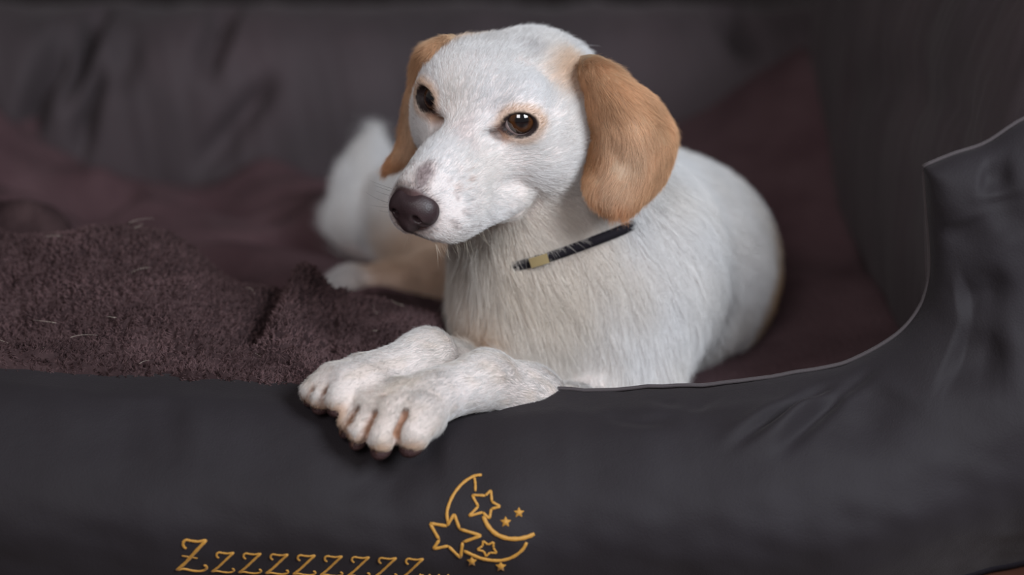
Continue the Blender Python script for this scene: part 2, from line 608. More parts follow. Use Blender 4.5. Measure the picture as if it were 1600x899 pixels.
for cx, cy, r in [(803, 380, 47), (692, 458, 49), (412, 785, 47), (652, 828, 49)]:
    ring = [(cx + (r if q % 2 == 0 else r * .50) * math.sin(q * math.pi / 5), cy - (r if q % 2 == 0 else r * .50) * math.cos(q * math.pi / 5)) for q in range(10)]
    inner = [(cx + .55 * (x - cx), cy + .55 * (y - cy)) for x, y in ring]
    p0, _ = drape(zc(ring), 0.0001)
    p1, _ = drape(zc(inner), 0.0013)
    p2, _ = drape(zc([(cx, cy)]), 0.0017)
    fs = [(q, (q + 1) % 10, 10 + (q + 1) % 10, 10 + q) for q in range(10)] + [(10 + q, 10 + (q + 1) % 10, 20) for q in range(10)]
    emb('star', [(np.vstack([p0, p1, p2]), fs)])


def letter(x0, y0, w, h, thick):
    """italic swash z in a box whose top left is (x0, y0) in photo pixels"""
    q = lambda u, v: (x0 + u * w + (1 - v) * w * 0.0, y0 + v * h)
    return [stitch([q(0.33, 0.30), q(0.25, 0.24), q(0.23, 0.12), q(0.32, 0.03), q(0.50, 0.06), q(0.72, 0.08), q(0.97, 0.03)], thick, 18),
            stitch([q(0.97, 0.03), q(0.62, 0.40), q(0.30, 0.74), q(0.02, 0.97)], thick * 1.25, 14),
            stitch([q(0.02, 0.97), q(0.25, 0.93), q(0.50, 0.98), q(0.75, 1.0), q(0.95, 0.95), q(0.97, 0.84), q(0.88, 0.82)], thick, 18)]


emb('letter', letter(275, 842, 49, 50, 4.6) + [stitch([(284, 868), (297, 870), (309, 872)], 2.6, 8)], 'large gold stitched capital letter z')
for i in range(8):
    emb('letter', letter(330 + i * 42.3, 862 + i * 1.4, 36.5, 32, 3.4))
for i in range(4):
    emb('dot', [stitch([(655 + i * 14.5, 897.5 + i * 0.3), (657.5 + i * 14.5, 898.5 + i * 0.3)], 6.0, 8)])

# ------------------------------------------------------------------ rumpled fleece blanket
ctrl = [P(*q) for q in [
    (-300, 553, .026), (-100, 553, .026), (0, 560, .026), (120, 568, .026), (240, 575, .026), (350, 582, .026), (470, 590, .026), (560, 598, .026), (690, 612, .026),
    (-300, 392, .22), (-60, 396, .22), (0, 392, .22), (60, 388, .22), (120, 378, .22), (190, 372, .22), (270, 386, .22), (340, 426, .20), (415, 470, .20),
    (470, 442, .18), (510, 458, .19), (560, 474, .21), (640, 490, .22),
    (-100, 470, .12), (0, 470, .12), (120, 458, .12), (200, 452, .12), (290, 470, .12), (370, 505, .12), (440, 510, .10), (520, 520, .11), (600, 525, .12), (680, 540, .12),
    (20, 350, .34), (-60, 346, .34), (-200, 350, .34), (90, 372, .34)]]
for (x, y) in [(-.62, .30), (-.42, .30), (-.34, .32), (-.26, .32), (-.19, .31), (-.12, .31), (-.05, .31), (-.40, .44), (-.30, .46), (-.2, .46), (-.1, .46), (-.04, .46), (-.5, .46), (-.62, .46)]:
    ctrl.append(np.array([x, y, float(cushion_z(x, y)) + (0.006 if y < .4 else 0.0)]))
ctrl = np.array(ctrl)


def tps(r2):
    return 0.5 * r2 * np.log(r2 + 1e-9)


dd = ((ctrl[:, None, :2] - ctrl[None, :, :2]) ** 2).sum(-1)
nC = len(ctrl)
A = np.zeros((nC + 3, nC + 3))
A[:nC, :nC] = tps(dd) + 2e-5 * np.eye(nC)
A[:nC, nC] = 1
A[:nC, nC + 1:] = ctrl[:, :2]
A[nC:, :nC] = A[:nC, nC:].T
wts = np.linalg.solve(A, np.concatenate([ctrl[:, 2], np.zeros(3)]))
bnx, bny = 560, 400
bx_, by_ = np.meshgrid(np.linspace(-0.60, -0.035, bnx), np.linspace(0.004, 0.45, bny), indexing='ij')
xy = np.stack([bx_.ravel(), by_.ravel()], 1)
bz = np.zeros(len(xy))
for i in range(nC):
    bz += wts[i] * tps(((xy - ctrl[i, :2]) ** 2).sum(1))
bz += wts[nC] + xy @ wts[nC + 1:]
p3 = np.stack([xy[:, 0], xy[:, 1], bz], 1)


def groove(px0, py0, Y0, px1, py1, Y1, w, dep):
    a, b = P(px0, py0, Y0)[:2], P(px1, py1, Y1)[:2]
    L = np.linalg.norm(b - a)
    e = (b - a) / L
    q = xy - a
    s = q @ e
    n = -q[:, 0] * e[1] + q[:, 1] * e[0]
    return dep * np.exp(-(n / w) ** 2) * smooth(-0.02, 0.02, s) * (1 - smooth(L - 0.02, L + 0.02, s))


bz += groove(452, 462, .19, 385, 535, .07, 0.009, -0.020)
bz += groove(478, 450, .18, 425, 540, .06, 0.012, 0.010)
bz += groove(515, 470, .18, 512, 570, .05, 0.008, -0.008)
bz += groove(250, 520, .08, 400, 560, .045, 0.010, 0.005)
bz += groove(0, 505, .09, 170, 520, .07, 0.02, -0.004)
bz += 0.004 * wnoise(p3, 0.09, 51) + 0.0022 * wnoise(p3, 0.035, 52)
bz = np.maximum(bz, cushion_z(xy[:, 0], xy[:, 1]) + 0.002 - 0.012 * smooth(0.40, 0.45, xy[:, 1]))
# curly pile of the fleece: small tufts from a jittered cell pattern
def tufts(p, cell, seed):
    r = np.random.default_rng(seed)
    J = r.random((64, 64, 2))
    g = p / cell
    c = np.floor(g).astype(int)
    best = np.full(len(p), 9.0)
    ctr = np.zeros((len(p), 2))
    for a in (-1, 0, 1):
        for b in (-1, 0, 1):
            q = c + np.array([a, b])
            f = q + J[q[:, 0] % 64, q[:, 1] % 64]
            d = ((g - f) ** 2).sum(1)
            m = d < best
            best = np.where(m, d, best)
            ctr[m] = f[m]
    return np.sqrt(best), ctr * cell


warp = np.stack([wnoise(p3, 0.012, 53), wnoise(p3, 0.012, 54)], 1) * 0.0022
# measure along the slope so that tufts keep their size on steep folds
sl_y = np.gradient(bz.reshape(bnx, bny), axis=1) / ((0.45 - 0.004) / (bny - 1))
arc = np.cumsum(np.sqrt(1 + sl_y ** 2), 1) * ((0.45 - 0.004) / (bny - 1))
uvp = np.stack([xy[:, 0], arc.ravel()], 1)
td, tc_ = tufts(uvp + warp, 0.0047, 5)
td2, _ = tufts(uvp * 1.0 + warp * 1.5 + 3.3, 0.0023, 6)
q2 = 1 - np.minimum(1, td * 1.25)
bz += 0.0034 * (1 - np.minimum(1, td * 1.2) ** 1.6) + 0.0010 * (1 - np.minimum(1, td2 * 1.2))
# front hem rolls down behind the seam, right end tucks under
bz -= 0.016 * smooth(0.016, 0.004, xy[:, 1] + 0.003 * wnoise(p3 * np.array([1, 0, 0]), 0.03, 58))
bz -= 0.05 * smooth(-0.06, -0.035, xy[:, 0]) * smooth(0.05, 0.12, xy[:, 1])
BL = np.stack([xy[:, 0], xy[:, 1] + 0.0015 * q2 * smooth(0.06, 0.004, xy[:, 1]), bz], 1)
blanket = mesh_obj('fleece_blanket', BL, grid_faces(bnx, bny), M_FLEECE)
blanket['label'] = 'rumpled brown fleece blanket heaped beside the dog behind the front wall'
blanket['category'] = 'blanket'

# ------------------------------------------------------------------ the dog: one body surface from blended volumes
YAW, PIT, ROL = [math.radians(a) for a in (-28.6, 8.5, 8.8)]
HR = np.array(Matrix.Rotation(YAW, 3, 'Z') @ Matrix.Rotation(PIT, 3, 'X') @ Matrix.Rotation(ROL, 3, 'Y'))
HO = P(767.5, 177.5, 0.105)


def H(x, y, z):
    """head space in mm (x to the dog's left, y to the back of the head, z up) to world"""
    return HO + HR @ (np.array([x, y, z]) / 1000)


def to_head(p):
    return (p - HO) @ HR * 1000


def axis(lo, hi, d0, d1, h, hc):
    """grid line: step h inside [d0, d1], coarser hc outside"""
    a = [np.arange(lo, d0, hc)] if lo < d0 else []
    a.append(np.arange(d0, d1, h))
    if hi > d1:
        a.append(np.arange(d1, hi + hc, hc))
    return np.concatenate(a)


AX = axis(-0.19, 0.27, -0.17, 0.14, 0.0018, 0.003)
AY = axis(-0.115, 0.72, -0.115, 0.20, 0.0018, 0.0042)
AZ = axis(-0.005, 0.40, 0.03, 0.345, 0.0018, 0.003)
VOL = np.full((len(AX), len(AY), len(AZ)), 0.5, np.float32)


def region(lo, hi):
    sl = []
    for a, l, h_ in zip((AX, AY, AZ), lo, hi):
        i, j = np.searchsorted(a, l), np.searchsorted(a, h_)
        sl.append(slice(max(0, i - 1), min(len(a), j + 1)))
    gx, gy, gz = AX[sl[0]], AY[sl[1]], AZ[sl[2]]
    return tuple(sl), (gx[:, None, None], gy[None, :, None], gz[None, None, :])


def blend(sl, d, k, op):
    a = VOL[sl]
    d = d.astype(np.float32)
    if op == 'sub':
        d = -d
        h = np.clip(1 - np.abs(a - d) / k, 0, 1)
        VOL[sl] = np.maximum(a, d) + h * h * k * 0.25
    else:
        h = np.clip(1 - np.abs(a - d) / k, 0, 1)
        VOL[sl] = np.minimum(a, d) - h * h * k * 0.25


def ell(c, r, R=None, k=0.02, op='add'):
    """blend an ellipsoid: centre c (world), radii r (m), columns of R are its axes"""
    c, r = np.asarray(c, float), np.asarray(r, float)
    R = np.eye(3) if R is None else np.asarray(R, float)
    ext = np.sqrt(((R * r) ** 2).sum(1)) + k + 0.004
    sl, g = region(c - ext, c + ext)
    q = [g[i] - c[i] for i in range(3)]
    l = [sum(R[i, j] * q[i] for i in range(3)) / r[j] for j in range(3)]
    k0 = np.sqrt(l[0] ** 2 + l[1] ** 2 + l[2] ** 2) + 1e-9
    k1 = np.sqrt((l[0] / r[0]) ** 2 + (l[1] / r[1]) ** 2 + (l[2] / r[2]) ** 2) + 1e-9
    blend(sl, k0 * (k0 - 1) / k1, k, op)


def cone(a, b, ra, rb, k=0.02, op='add'):
    a, b = np.asarray(a, float), np.asarray(b, float)
    m = max(ra, rb) + k + 0.004
    sl, g = region(np.minimum(a, b) - m, np.maximum(a, b) + m)
    e = b - a
    L2 = e @ e
    t = np.clip(sum((g[i] - a[i]) * e[i] for i in range(3)) / L2, 0, 1)
    d = np.sqrt(sum((g[i] - a[i] - t * e[i]) ** 2 for i in range(3))) - (ra + (rb - ra) * t)
    blend(sl, d, k, op)


def chain(pts, rad, k=0.02):
    for i in range(len(pts) - 1):
        cone(pts[i], pts[i + 1], rad[i], rad[i + 1], k)


def hell(c, r, k=12, op='add', Q=None):
    R = HR if Q is None else HR @ np.array(Q)
    ell(H(*c), np.array(r) / 1000, R, k / 1000, op)


def hcone(a, b, ra, rb, k=12, op='add'):
    cone(H(*a), H(*b), ra / 1000, rb / 1000, k / 1000, op)


def basis(d, up_=(0, 0, 1)):
    """axes with the first along d"""
    d = np.asarray(d, float) / np.linalg.norm(d)
    s = np.cross(up_, d)
    s /= np.linalg.norm(s)
    return np.stack([d, s, np.cross(d, s)], 1)


# trunk: chest behind the front wall, ribs to the right, rump curled round behind the head
ell(P(890, 470, .21), (.078, .085, .095), k=.03)
ell(P(826, 460, .185), (.042, .055, .085), k=.04)
ell(P(1066, 414, .36), (.082, .115, .088), k=.05)
ell(P(985, 405, .29), (.078, .115, .095), k=.05)
ell(P(940, 375, .52), (.105, .10, .092), k=.06)
ell(P(790, 365, .56), (.075, .075, .080), k=.05)
# neck
cone(H(6, 48, -8), P(915, 415, .215), .054, .074, .04)
cone(H(4, 30, -40), P(828, 430, .178), .038, .043, .035)
# shoulder, upper arm and elbow of the near side
ell(P(985, 430, .20), (.050, .055, .075), k=.05)
cone(P(985, 470, .170), P(988, 610, .140), .047, .036, .018)
cone(P(1100, 495, .232), P(1076, 605, .19), .002, .020, .04, 'sub')
# near foreleg over the front wall
NE, NW = P(955, 655, .15), P(760, 593, .006)
chain([NE, P(890, 652, .075), P(828, 622, .03), NW], [.021, .0150, .0152, .0170], .034)
# far foreleg
cone(P(815, 500, .175), P(805, 575, .15), .038, .026, .03)
FE, FWR = P(765, 592, .13), P(668, 558, .035)
chain([FE, P(712, 578, .085), FWR], [.018, .0155, .0168], .018)


def paw(carpus, knuckle, toes, rk):
    """metacarpus and four toes; toes = (base point, tip point, radius)"""
    cone(carpus, knuckle, .0172, rk, .014)
    for b, t, r in toes:
        b = np.asarray(b) * 0.8 + np.asarray(knuckle) * 0.2
        m = (b * .42 + np.asarray(t) * .58) + np.array([0, -.001, .0045])
        cone(b, m, r * .90, r, .010)
        cone(m, t, r, r * .82, .003)
    # clefts between the toes
    upv_ = np.array([0.05, -.55, .83])
    for (b0, t0, r0_), (b1, t1, r1_) in zip(toes[:-1], toes[1:]):
        rr_ = (r0_ + r1_) / 2
        a_ = (b0 + b1) * .36 + (t0 + t1) * .14 + upv_ * rr_ * 1.02
        m_ = (b0 + b1) * .15 + (t0 + t1) * .35 + upv_ * rr_ * .80
        e_ = (b0 + b1) * -.03 + (t0 + t1) * .53 + upv_ * rr_ * .30
        cone(a_, m_, .0006, .0020, .005, 'sub')
        cone(m_, e_, .0020, .0024, .004, 'sub')


def front_y(py):
    """depth of the front wall's surface on the row of a pixel, at the paws"""
    r = [(586, .02), (612, -.010), (639, -.03), (701, -.055), (766, -.07), (830, -.078)]
    return float(np.interp(py, [a for a, _ in r], [b for _, b in r]))


def T(px, py, off):
    return P(px, py, front_y(py) - off)


NT = [(T(598, 614, .010), T(544, 658, .006), .0086), (T(606, 618, .015), T(561, 673, .009), .0098), (T(630, 622, .018), T(597, 683, .013), .0120),
      (T(684, 624, .014), T(646, 677, .013), .0140)]
paw(NW, P(668, 622, -.024), NT, .0180)
ell(T(630, 662, .004), (.026, .010, .014), k=.008)
FT = [(T(548, 584, .010), T(488, 611, .010), .0085), (T(553, 586, .012), T(502, 621, .012), .0098), (T(568, 588, .016), T(529, 622, .018), .0122),
      (T(594, 592, .012), T(566, 614, .014), .0100)]
paw(FWR, P(588, 588, .004), FT, .0165)
ell(T(530, 615, .004), (.024, .010, .012), k=.008)

# hind quarter and hind foot on the left behind the head, tail curled upward
ell(P(715, 365, .545), (.062, .060, .062), k=.04)
ell(P(660, 350, .56), (.045, .045, .055), k=.04)
chain([P(720, 410, .50), P(680, 440, .455), P(620, 447, .43), P(560, 444, .42)], [.034, .023, .0185, .0155], .02)
ell(P(545, 444, .415), (.019, .016, .0135), k=.012)
chain([P(690, 345, .60), P(610, 372, .585), P(566, 355, .585), P(568, 305, .60), P(578, 265, .61), P(582, 232, .615)], [.030, .026, .026, .022, .015, .006], .02)

# head
hell((-9, 20, -9), (53, 53, 41), 14)
hell((-27, 10, 21), (26, 26, 19), 30)
hell((-4, 1, 10), (45, 38, 31), 16)
for s in (-1, 1):
    hell((s * 38, 22, -18), (25, 42, 34), 18)
    hell((s * 27, -8, 24), (14, 14, 12), 14)
    hell((s * 31.5, -16, 9.5), (17.5, 15.5, 16), 9)
hcone((0, -6, -18), (-1, -84, -34), 33, 23, 16)
hcone((0, -10, 0), (0, -90, -19), 16, 11.5, 14)
for s in (-1, 1):
    hell((s * 14, -68, -43), (18.5, 31, 19), 9)
    hcone((s * 16, -74, -47), (s * 29, -16, -54), 12, 13, 10)
hcone((0, 26, -50), (0, -70, -57), 27, 11, 12)
    # lower front of the lips
for s in (-1, 1):
    hell((s * 9 - 1, -84, -48), (13, 15, 12), 8)
# lip line, cheek hollow under the eye, forehead furrow
for s in (-1, 1):
    hcone((s * 3, -99, -59), (s * 23, -64, -67), 2.2, 2.2, 3, 'sub')
    hcone((s * 23, -64, -67), (s * 40, -14, -58), 2.6, 2.6, 5, 'sub')
    hell((s * 19, -38, -1), (6, 15, 5), 9, 'sub')
hcone((0, -107, -42), (0, -101, -58), 1.5, 1.5, 2, 'sub')
# eye openings: almond cuts looking out of the sockets
EYES = []
for s in (-1, 1):
    ec = np.array([s * 31.0, -16.5, 9.8])
    out = np.array([s * 0.46, -0.88, 0.06])
    out /= np.linalg.norm(out)
    side = np.cross(out, [0, 0, 1]) * -s
    side /= np.linalg.norm(side)          # toward the outer corner
    if side[0] * s < 0:
        side = -side
    upv = np.cross(side, out)
    if upv[2] < 0:
        upv = -upv
    tilt = math.radians(6)
    s2_ = side * math.cos(tilt) + upv * math.sin(tilt)
    u2_ = upv * math.cos(tilt) - side * math.sin(tilt)
    Q = np.stack([s2_, out, u2_], 1)
    EYES.append((s, ec, out, s2_, u2_))
    hell(ec + out * 15, (12.0, 9.5, 8.6), 2.5, 'sub', Q)
    hell(ec + out * 13 - s2_ * 9.2 - u2_ * 2.0, (3.6, 5.0, 1.9), 2, 'sub', Q)


def surface_nets(V):
    neg = V < 0
    c = np.zeros(tuple(n - 1 for n in V.shape), np.uint8)
    for i in (0, 1):
        for j in (0, 1):
            for k_ in (0, 1):
                c += neg[i:V.shape[0] - 1 + i, j:V.shape[1] - 1 + j, k_:V.shape[2] - 1 + k_]
    act = np.argwhere((c > 0) & (c < 8))
    idx = np.full(c.shape, -1, np.int32)
    idx[act[:, 0], act[:, 1], act[:, 2]] = np.arange(len(act))
    acc = np.zeros((len(act), 3))
    cnt = np.zeros(len(act))
    cor = [(i, j, k_) for i in (0, 1) for j in (0, 1) for k_ in (0, 1)]
    val = {q: V[act[:, 0] + q[0], act[:, 1] + q[1], act[:, 2] + q[2]] for q in cor}
    for q in cor:
        for ax in range(3):
            if q[ax] == 0:
                r = list(q)
                r[ax] = 1
                a, b = val[q], val[tuple(r)]
                m = (a < 0) != (b < 0)
                t = np.where(m, a / np.where(a - b == 0, 1, a - b), 0)
                pt = np.array(q, float)[None, :].repeat(len(act), 0)
                pt[:, ax] += t
                acc[m] += pt[m]
                cnt[m] += 1
    g = act + acc / cnt[:, None]
    pos = np.stack([np.interp(g[:, i], np.arange(len(a)), a) for i, a in enumerate((AX, AY, AZ))], 1)
    quads = []
    for ax in range(3):
        o1, o2 = [(1, 2), (2, 0), (0, 1)][ax]
        sl0 = [slice(None)] * 3
        sl1 = [slice(None)] * 3
        sl0[ax] = slice(0, -1)
        sl1[ax] = slice(1, None)
        e = np.argwhere(neg[tuple(sl0)] != neg[tuple(sl1)])
        e = e[(e[:, o1] > 0) & (e[:, o2] > 0) & (e[:, o1] < V.shape[o1] - 1) & (e[:, o2] < V.shape[o2] - 1)]
        ins = neg[e[:, 0], e[:, 1], e[:, 2]]
        d1 = np.zeros(3, int)
        d2 = np.zeros(3, int)
        d1[o1], d2[o2] = 1, 1
        q = [idx[tuple((e - u).T)] for u in (d1 + d2, d2, 0 * d1, d1)]
        q = np.stack(q, 1)
        q[~ins] = q[~ins][:, ::-1]
        quads.append(q)
    return pos, np.vstack(quads)


def vnormals(v, f):
    n = np.cross(v[f[:, 2]] - v[f[:, 0]], v[f[:, 3]] - v[f[:, 1]])
    out = np.stack([np.bincount(f.ravel(), np.repeat(n[:, i], 4), len(v)) for i in range(3)], 1)
    return out / (np.linalg.norm(out, axis=1)[:, None] + 1e-12)


def relax(v, f, it, lam=0.5):
    a = f.ravel()
    b = np.roll(f, 1, 1).ravel()
    i, j = np.concatenate([a, b]), np.concatenate([b, a])
    c = np.bincount(i, minlength=len(v))[:, None]
    for _ in range(it):
        m = np.stack([np.bincount(i, v[j, q], len(v)) for q in range(3)], 1) / c
        v = v + lam * (m - v)
    return v


BV, BF = surface_nets(VOL)
BV = relax(BV, BF, 2)
BN = vnormals(BV, BF)


# the blanket gives way under the dog
neg_ = VOL < 0
zfirst = np.where(neg_.any(2), AZ[np.argmax(neg_, axis=2)], 9.0)
for _ in range(2):
    zp = np.pad(zfirst, 1, mode='edge')
    zfirst = np.minimum.reduce([zp[a:a + zfirst.shape[0], b:b + zfirst.shape[1]] for a in range(3) for b in range(3)])
ii = np.clip(np.searchsorted(AX, BL[:, 0]), 0, len(AX) - 1)
jj = np.clip(np.searchsorted(AY, BL[:, 1]), 0, len(AY) - 1)
inside_ = (BL[:, 0] > AX[0]) & (BL[:, 0] < AX[-1]) & (BL[:, 1] > AY[0]) & (BL[:, 1] < AY[-1])
BL[:, 2] = np.where(inside_, np.minimum(BL[:, 2], zfirst[ii, jj] - 0.003), BL[:, 2])
blanket.data.vertices.foreach_set('co', BL.ravel())
blanket.data.update()


def sdf(p):
    g = [np.interp(p[:, i], a, np.arange(len(a))) for i, a in enumerate((AX, AY, AZ))]
    i0 = [np.clip(x.astype(int), 0, VOL.shape[q] - 2) for q, x in enumerate(g)]
    fr = [x - i for x, i in zip(g, i0)]
    r = 0
    for a in (0, 1):
        for b in (0, 1):
            for c in (0, 1):
                w = (fr[0] if a else 1 - fr[0]) * (fr[1] if b else 1 - fr[1]) * (fr[2] if c else 1 - fr[2])
                r = r + w * VOL[i0[0] + a, i0[1] + b, i0[2] + c]
    return r


# coat colour, hair length and hair direction over the body
WHITE = np.array([0.82, 0.808, 0.812])
CREAM = np.array([0.72, 0.60, 0.46])
TAN = np.array([0.58, 0.335, 0.155])
DTAN = np.array([0.40, 0.17, 0.075])
DARK = np.array([0.022, 0.013, 0.013])
PINK = np.array([0.42, 0.26, 0.25])
SKIN = np.array([0.50, 0.36, 0.32])
HD = to_head(BV)
DIRHEAD = smooth(95, 60, HD[:, 1]) * smooth(-110, -75, HD[:, 2]) * (np.abs(HD[:, 0]) < 85)
DIRHEAD = DIRHEAD * smooth(0.30, 0.24, BV[:, 1])


def ball(c, r0, r1, p=None):
    d = np.linalg.norm((BV if p is None else p) - np.asarray(c), axis=1)
    return smooth(r1, r0, d)


def paint(col, w, a):
    return col * (1 - w[:, None]) + a * w[:, None]


tint = np.tile(WHITE, (len(BV), 1))
nz = 0.5 + 0.5 * wnoise(BV, 0.05, 61)
tint = paint(tint, 0.14 * nz, CREAM)
tint = paint(tint, 0.55 * ball(P(712, 525, .13), .015, .05), TAN * 1.2)
tint = paint(tint, 0.75 * ball(P(905, 100, .10), .012, .034), np.array([0.70, 0.47, 0.29]))
tint = paint(tint, 0.70 * ball(P(705, 75, .14), .012, .032), np.array([0.68, 0.45, 0.27]))
# creamy throat and chest, legs tinged
tint = paint(tint, 0.30 * ball(P(780, 440, .15), .04, .13) + 0.0, CREAM)
tint = paint(tint, 0.28 * ball(P(830, 390, .12), .03, .08), CREAM)
for c in (P(560, 615, -.03), P(620, 660, -.06)):
    tint = paint(tint, 0.12 * ball(c, .03, .06) * (0.4 + 0.6 * nz), CREAM)
# tan hind leg and haunch, white toe tips
tint = paint(tint, 0.62 * ball(P(650, 430, .46), .045, .10), TAN)
tint = paint(tint, 0.9 * ball(P(540, 443, .415), .015, .03), WHITE)
tint = paint(tint, 0.85 * ball((.219, .312, .072), .020, .048), TAN * 0.65)
tint = paint(tint, 0.70 * ball((.228, .340, .100), .020, .052), TAN * 0.65)
LEN_ = 0.019 - 0.008 * smooth(0.20, 0.30, BV[:, 1]) * smooth(-0.02, 0.06, BV[:, 0])
LEN_ = LEN_ * (1 - DIRHEAD) + DIRHEAD * (0.0055 + 0.004 * smooth(-30, 40, HD[:, 1]))
LEN_ += 0.006 * ball(P(800, 420, .13), .03, .09) * (1 - DIRHEAD)
NCH = [NE, P(890, 652, .075), P(828, 622, .03), NW, P(668, 622, -.024), T(610, 690, .012)]
FCH = [FE, P(712, 578, .085), FWR, P(588, 588, .004), T(515, 630, .014)]
LEGW = np.zeros(len(BV))
LEGF = np.zeros_like(BV)
LEGD = np.full(len(BV), 9.0)
for ch in (NCH, FCH):
    best = np.full(len(BV), 9.0)
    fl_ = np.zeros_like(BV)
    pr_ = np.zeros(len(BV))
    for q in range(len(ch) - 1):
        a, b = ch[q], ch[q + 1]
        e = b - a
        t = np.clip((BV - a) @ e / (e @ e), 0, 1)
        d = np.linalg.norm(BV - a - t[:, None] * e, axis=1)
        m = d < best
        best = np.where(m, d, best)
        nxt = ch[q + 2] - b if q + 2 < len(ch) else e
        fm = e / np.linalg.norm(e) * (1 - t[:, None] * .5) + nxt / np.linalg.norm(nxt) * t[:, None] * .5
        fl_[m] = fm[m]
        pr_[m] = (q + t)[m]
    w = smooth(.045, .030, best) * smooth(.15, .06, BV[:, 1])
    w = w * smooth(0.0, 1.0, pr_)
    up_ = best < LEGD
    LEGF[up_] = fl_[up_]
    LEGW[up_] = w[up_]
    LEGD = np.minimum(LEGD, best)
LEN_ = LEN_ * (1 - LEGW) + 0.0046 * LEGW
spot = smooth(0.1, 0.9, wnoise(BV, 0.018, 66))
tint = paint(tint, LEGW * (0.10 + 0.20 * spot), CREAM * 0.95)
tint = tint * (1 - 0.10 * LEGW[:, None])
for t_ in [t for _, t, _ in NT + FT]:
    tint = paint(tint, 0.55 * ball(t_ + np.array([0, -.006, -.009]), .006, .013), TAN)
for c in [t for _, t, _ in NT + FT]:
    w = ball(c, .018, .032)
    LEN_ = LEN_ * (1 - w) + 0.0034 * w
w = ball(P(560, 300, .60), .05, .09)
LEN_ = LEN_ * (1 - w) + 0.024 * w
w = ball(P(590, 445, .43), .03, .07)
LEN_ = LEN_ * (1 - w) + 0.008 * w
DENS = np.ones(len(BV))

# face marks
for s, ec, out, sd, uu in EYES:
    q = HD - (ec + out * 12)
    a, b, c = q @ sd, q @ uu, q @ out
    near = smooth(16, 4, np.abs(c))
    r = np.sqrt((a / 13.2) ** 2 + (b / 10.6) ** 2)
    tint = paint(tint, 0.66 * smooth(1.55, 1.0, r) * near * smooth(-6, 6, b + 3), TAN * 1.15)
    tint = paint(tint, 0.50 * smooth(1.8, 1.05, r) * near * smooth(6, -4, b), TAN)
    rc = np.sqrt(((a + 13) / 8) ** 2 + ((b + 7) / 6) ** 2)
    tint = paint(tint, 0.60 * smooth(1.3, 0.4, rc) * near, DTAN)
    rim = np.sqrt((a / 12.2) ** 2 + (b / 8.9) ** 2)
    rim2 = np.sqrt(((a + 10.0) / 5.4) ** 2 + ((b + 2.2) / 3.4) ** 2)
    tint = paint(tint, 0.85 * smooth(1.9, 0.8, rim2) * near, np.array([0.16, 0.075, 0.06]))
    tint = paint(tint, smooth(1.0, 0.7, rim2) * near, DARK * 2)
    tint = paint(tint, smooth(1.16, 1.02, rim) * near, DARK)
    rim = np.minimum(rim, rim2 + 0.25)
    DENS = np.where((rim < 1.10) & (near > 0.3), 0, DENS)
    LEN_ = np.where((r < 1.5) & (near > 0.3), np.minimum(LEN_, 0.0035), LEN_)
nd = HD - np.array([-2, -103, -34])
rn = np.sqrt((nd[:, 0] / 18.5) ** 2 + (nd[:, 1] / 16) ** 2 + (nd[:, 2] / 15.5) ** 2)
tint = paint(tint, smooth(1.25, 0.95, rn), DARK * 3.5)
tint = paint(tint, 0.80 * smooth(1.15, 0.4, np.sqrt(((HD[:, 0] - 3) / 8) ** 2 + ((HD[:, 1] + 97) / 11) ** 2)) * (HD[:, 2] > -34), np.array([0.16, 0.09, 0.09]))
spk = smooth(0.55, 1.0, wnoise(BV, 0.009, 63)) * smooth(42, 12, np.linalg.norm(HD - np.array([14, -90, -42]), axis=1))
tint = paint(tint, 0.55 * spk, DARK * 6)
spk = smooth(0.35, 0.9, wnoise(BV, 0.006, 64)) * smooth(16, 4, np.linalg.norm(HD - np.array([18, -74, -18]), axis=1))
tint = paint(tint, 0.45 * spk, DTAN)
tint = paint(tint, 0.22 * smooth(20, 4, np.abs(HD[:, 0] - 6) + np.abs(HD[:, 1] + 52)) * (HD[:, 2] > -15), PINK)
tint = paint(tint, 0.30 * smooth(14, 3, np.hypot(HD[:, 0] - 14, HD[:, 1] - 26)) * (HD[:, 2] > 30), np.array([.35, .34, .36]))
LEN_ = np.where(rn < 1.9, np.minimum(LEN_, 0.0030), LEN_)
DENS = np.where(rn < 1.02, 0, DENS)
# dark lips
lipd = np.full(len(BV), 99.0)
for s in (-1, 1):
    for a, b in (((s * 2, -100, -59), (s * 23, -64, -67)), ((s * 23, -64, -67), (s * 40, -14, -58))):
        a, b = np.array(a, float), np.array(b, float)
        e = b - a
        t = np.clip((HD - a) @ e / (e @ e), 0, 1)
        lipd = np.minimum(lipd, np.linalg.norm(HD - a - t[:, None] * e, axis=1))
tint = paint(tint, 0.9 * smooth(4.4, 2.6, lipd) * smooth(-40, -75, HD[:, 1]), DARK)
DENS = np.where((lipd < 1.6) & (HD[:, 1] < -60), 0.0, DENS)
LEN_ = np.where(lipd < 8, np.minimum(LEN_, 0.004), LEN_)
lf = np.full(len(BV), 99.0)
for a, b in (((-12, -101, -48), (-8, -101.5, -50.5)), ((-8, -101.5, -50.5), (-2, -99, -54.5)), ((-2, -99, -54.5), (9, -99.5, -55.0)), ((9, -99.5, -55.0), (18, -96, -55.5))):
    a, b = np.array(a, float), np.array(b, float)
    e = b - a
    t = np.clip((HD - a) @ e / (e @ e), 0, 1)
    lf = np.minimum(lf, np.linalg.norm(HD - a - t[:, None] * e, axis=1) + 0.12 * np.maximum(0, HD[:, 0] - 2))
tint = paint(tint, 0.92 * smooth(3.2, 1.6, lf), np.array([.06, .03, .03]))
DENS = np.where(lf < 1.6, DENS * 0.25, DENS)
LEN_ = np.where(lf < 5, np.minimum(LEN_, 0.0028), LEN_)
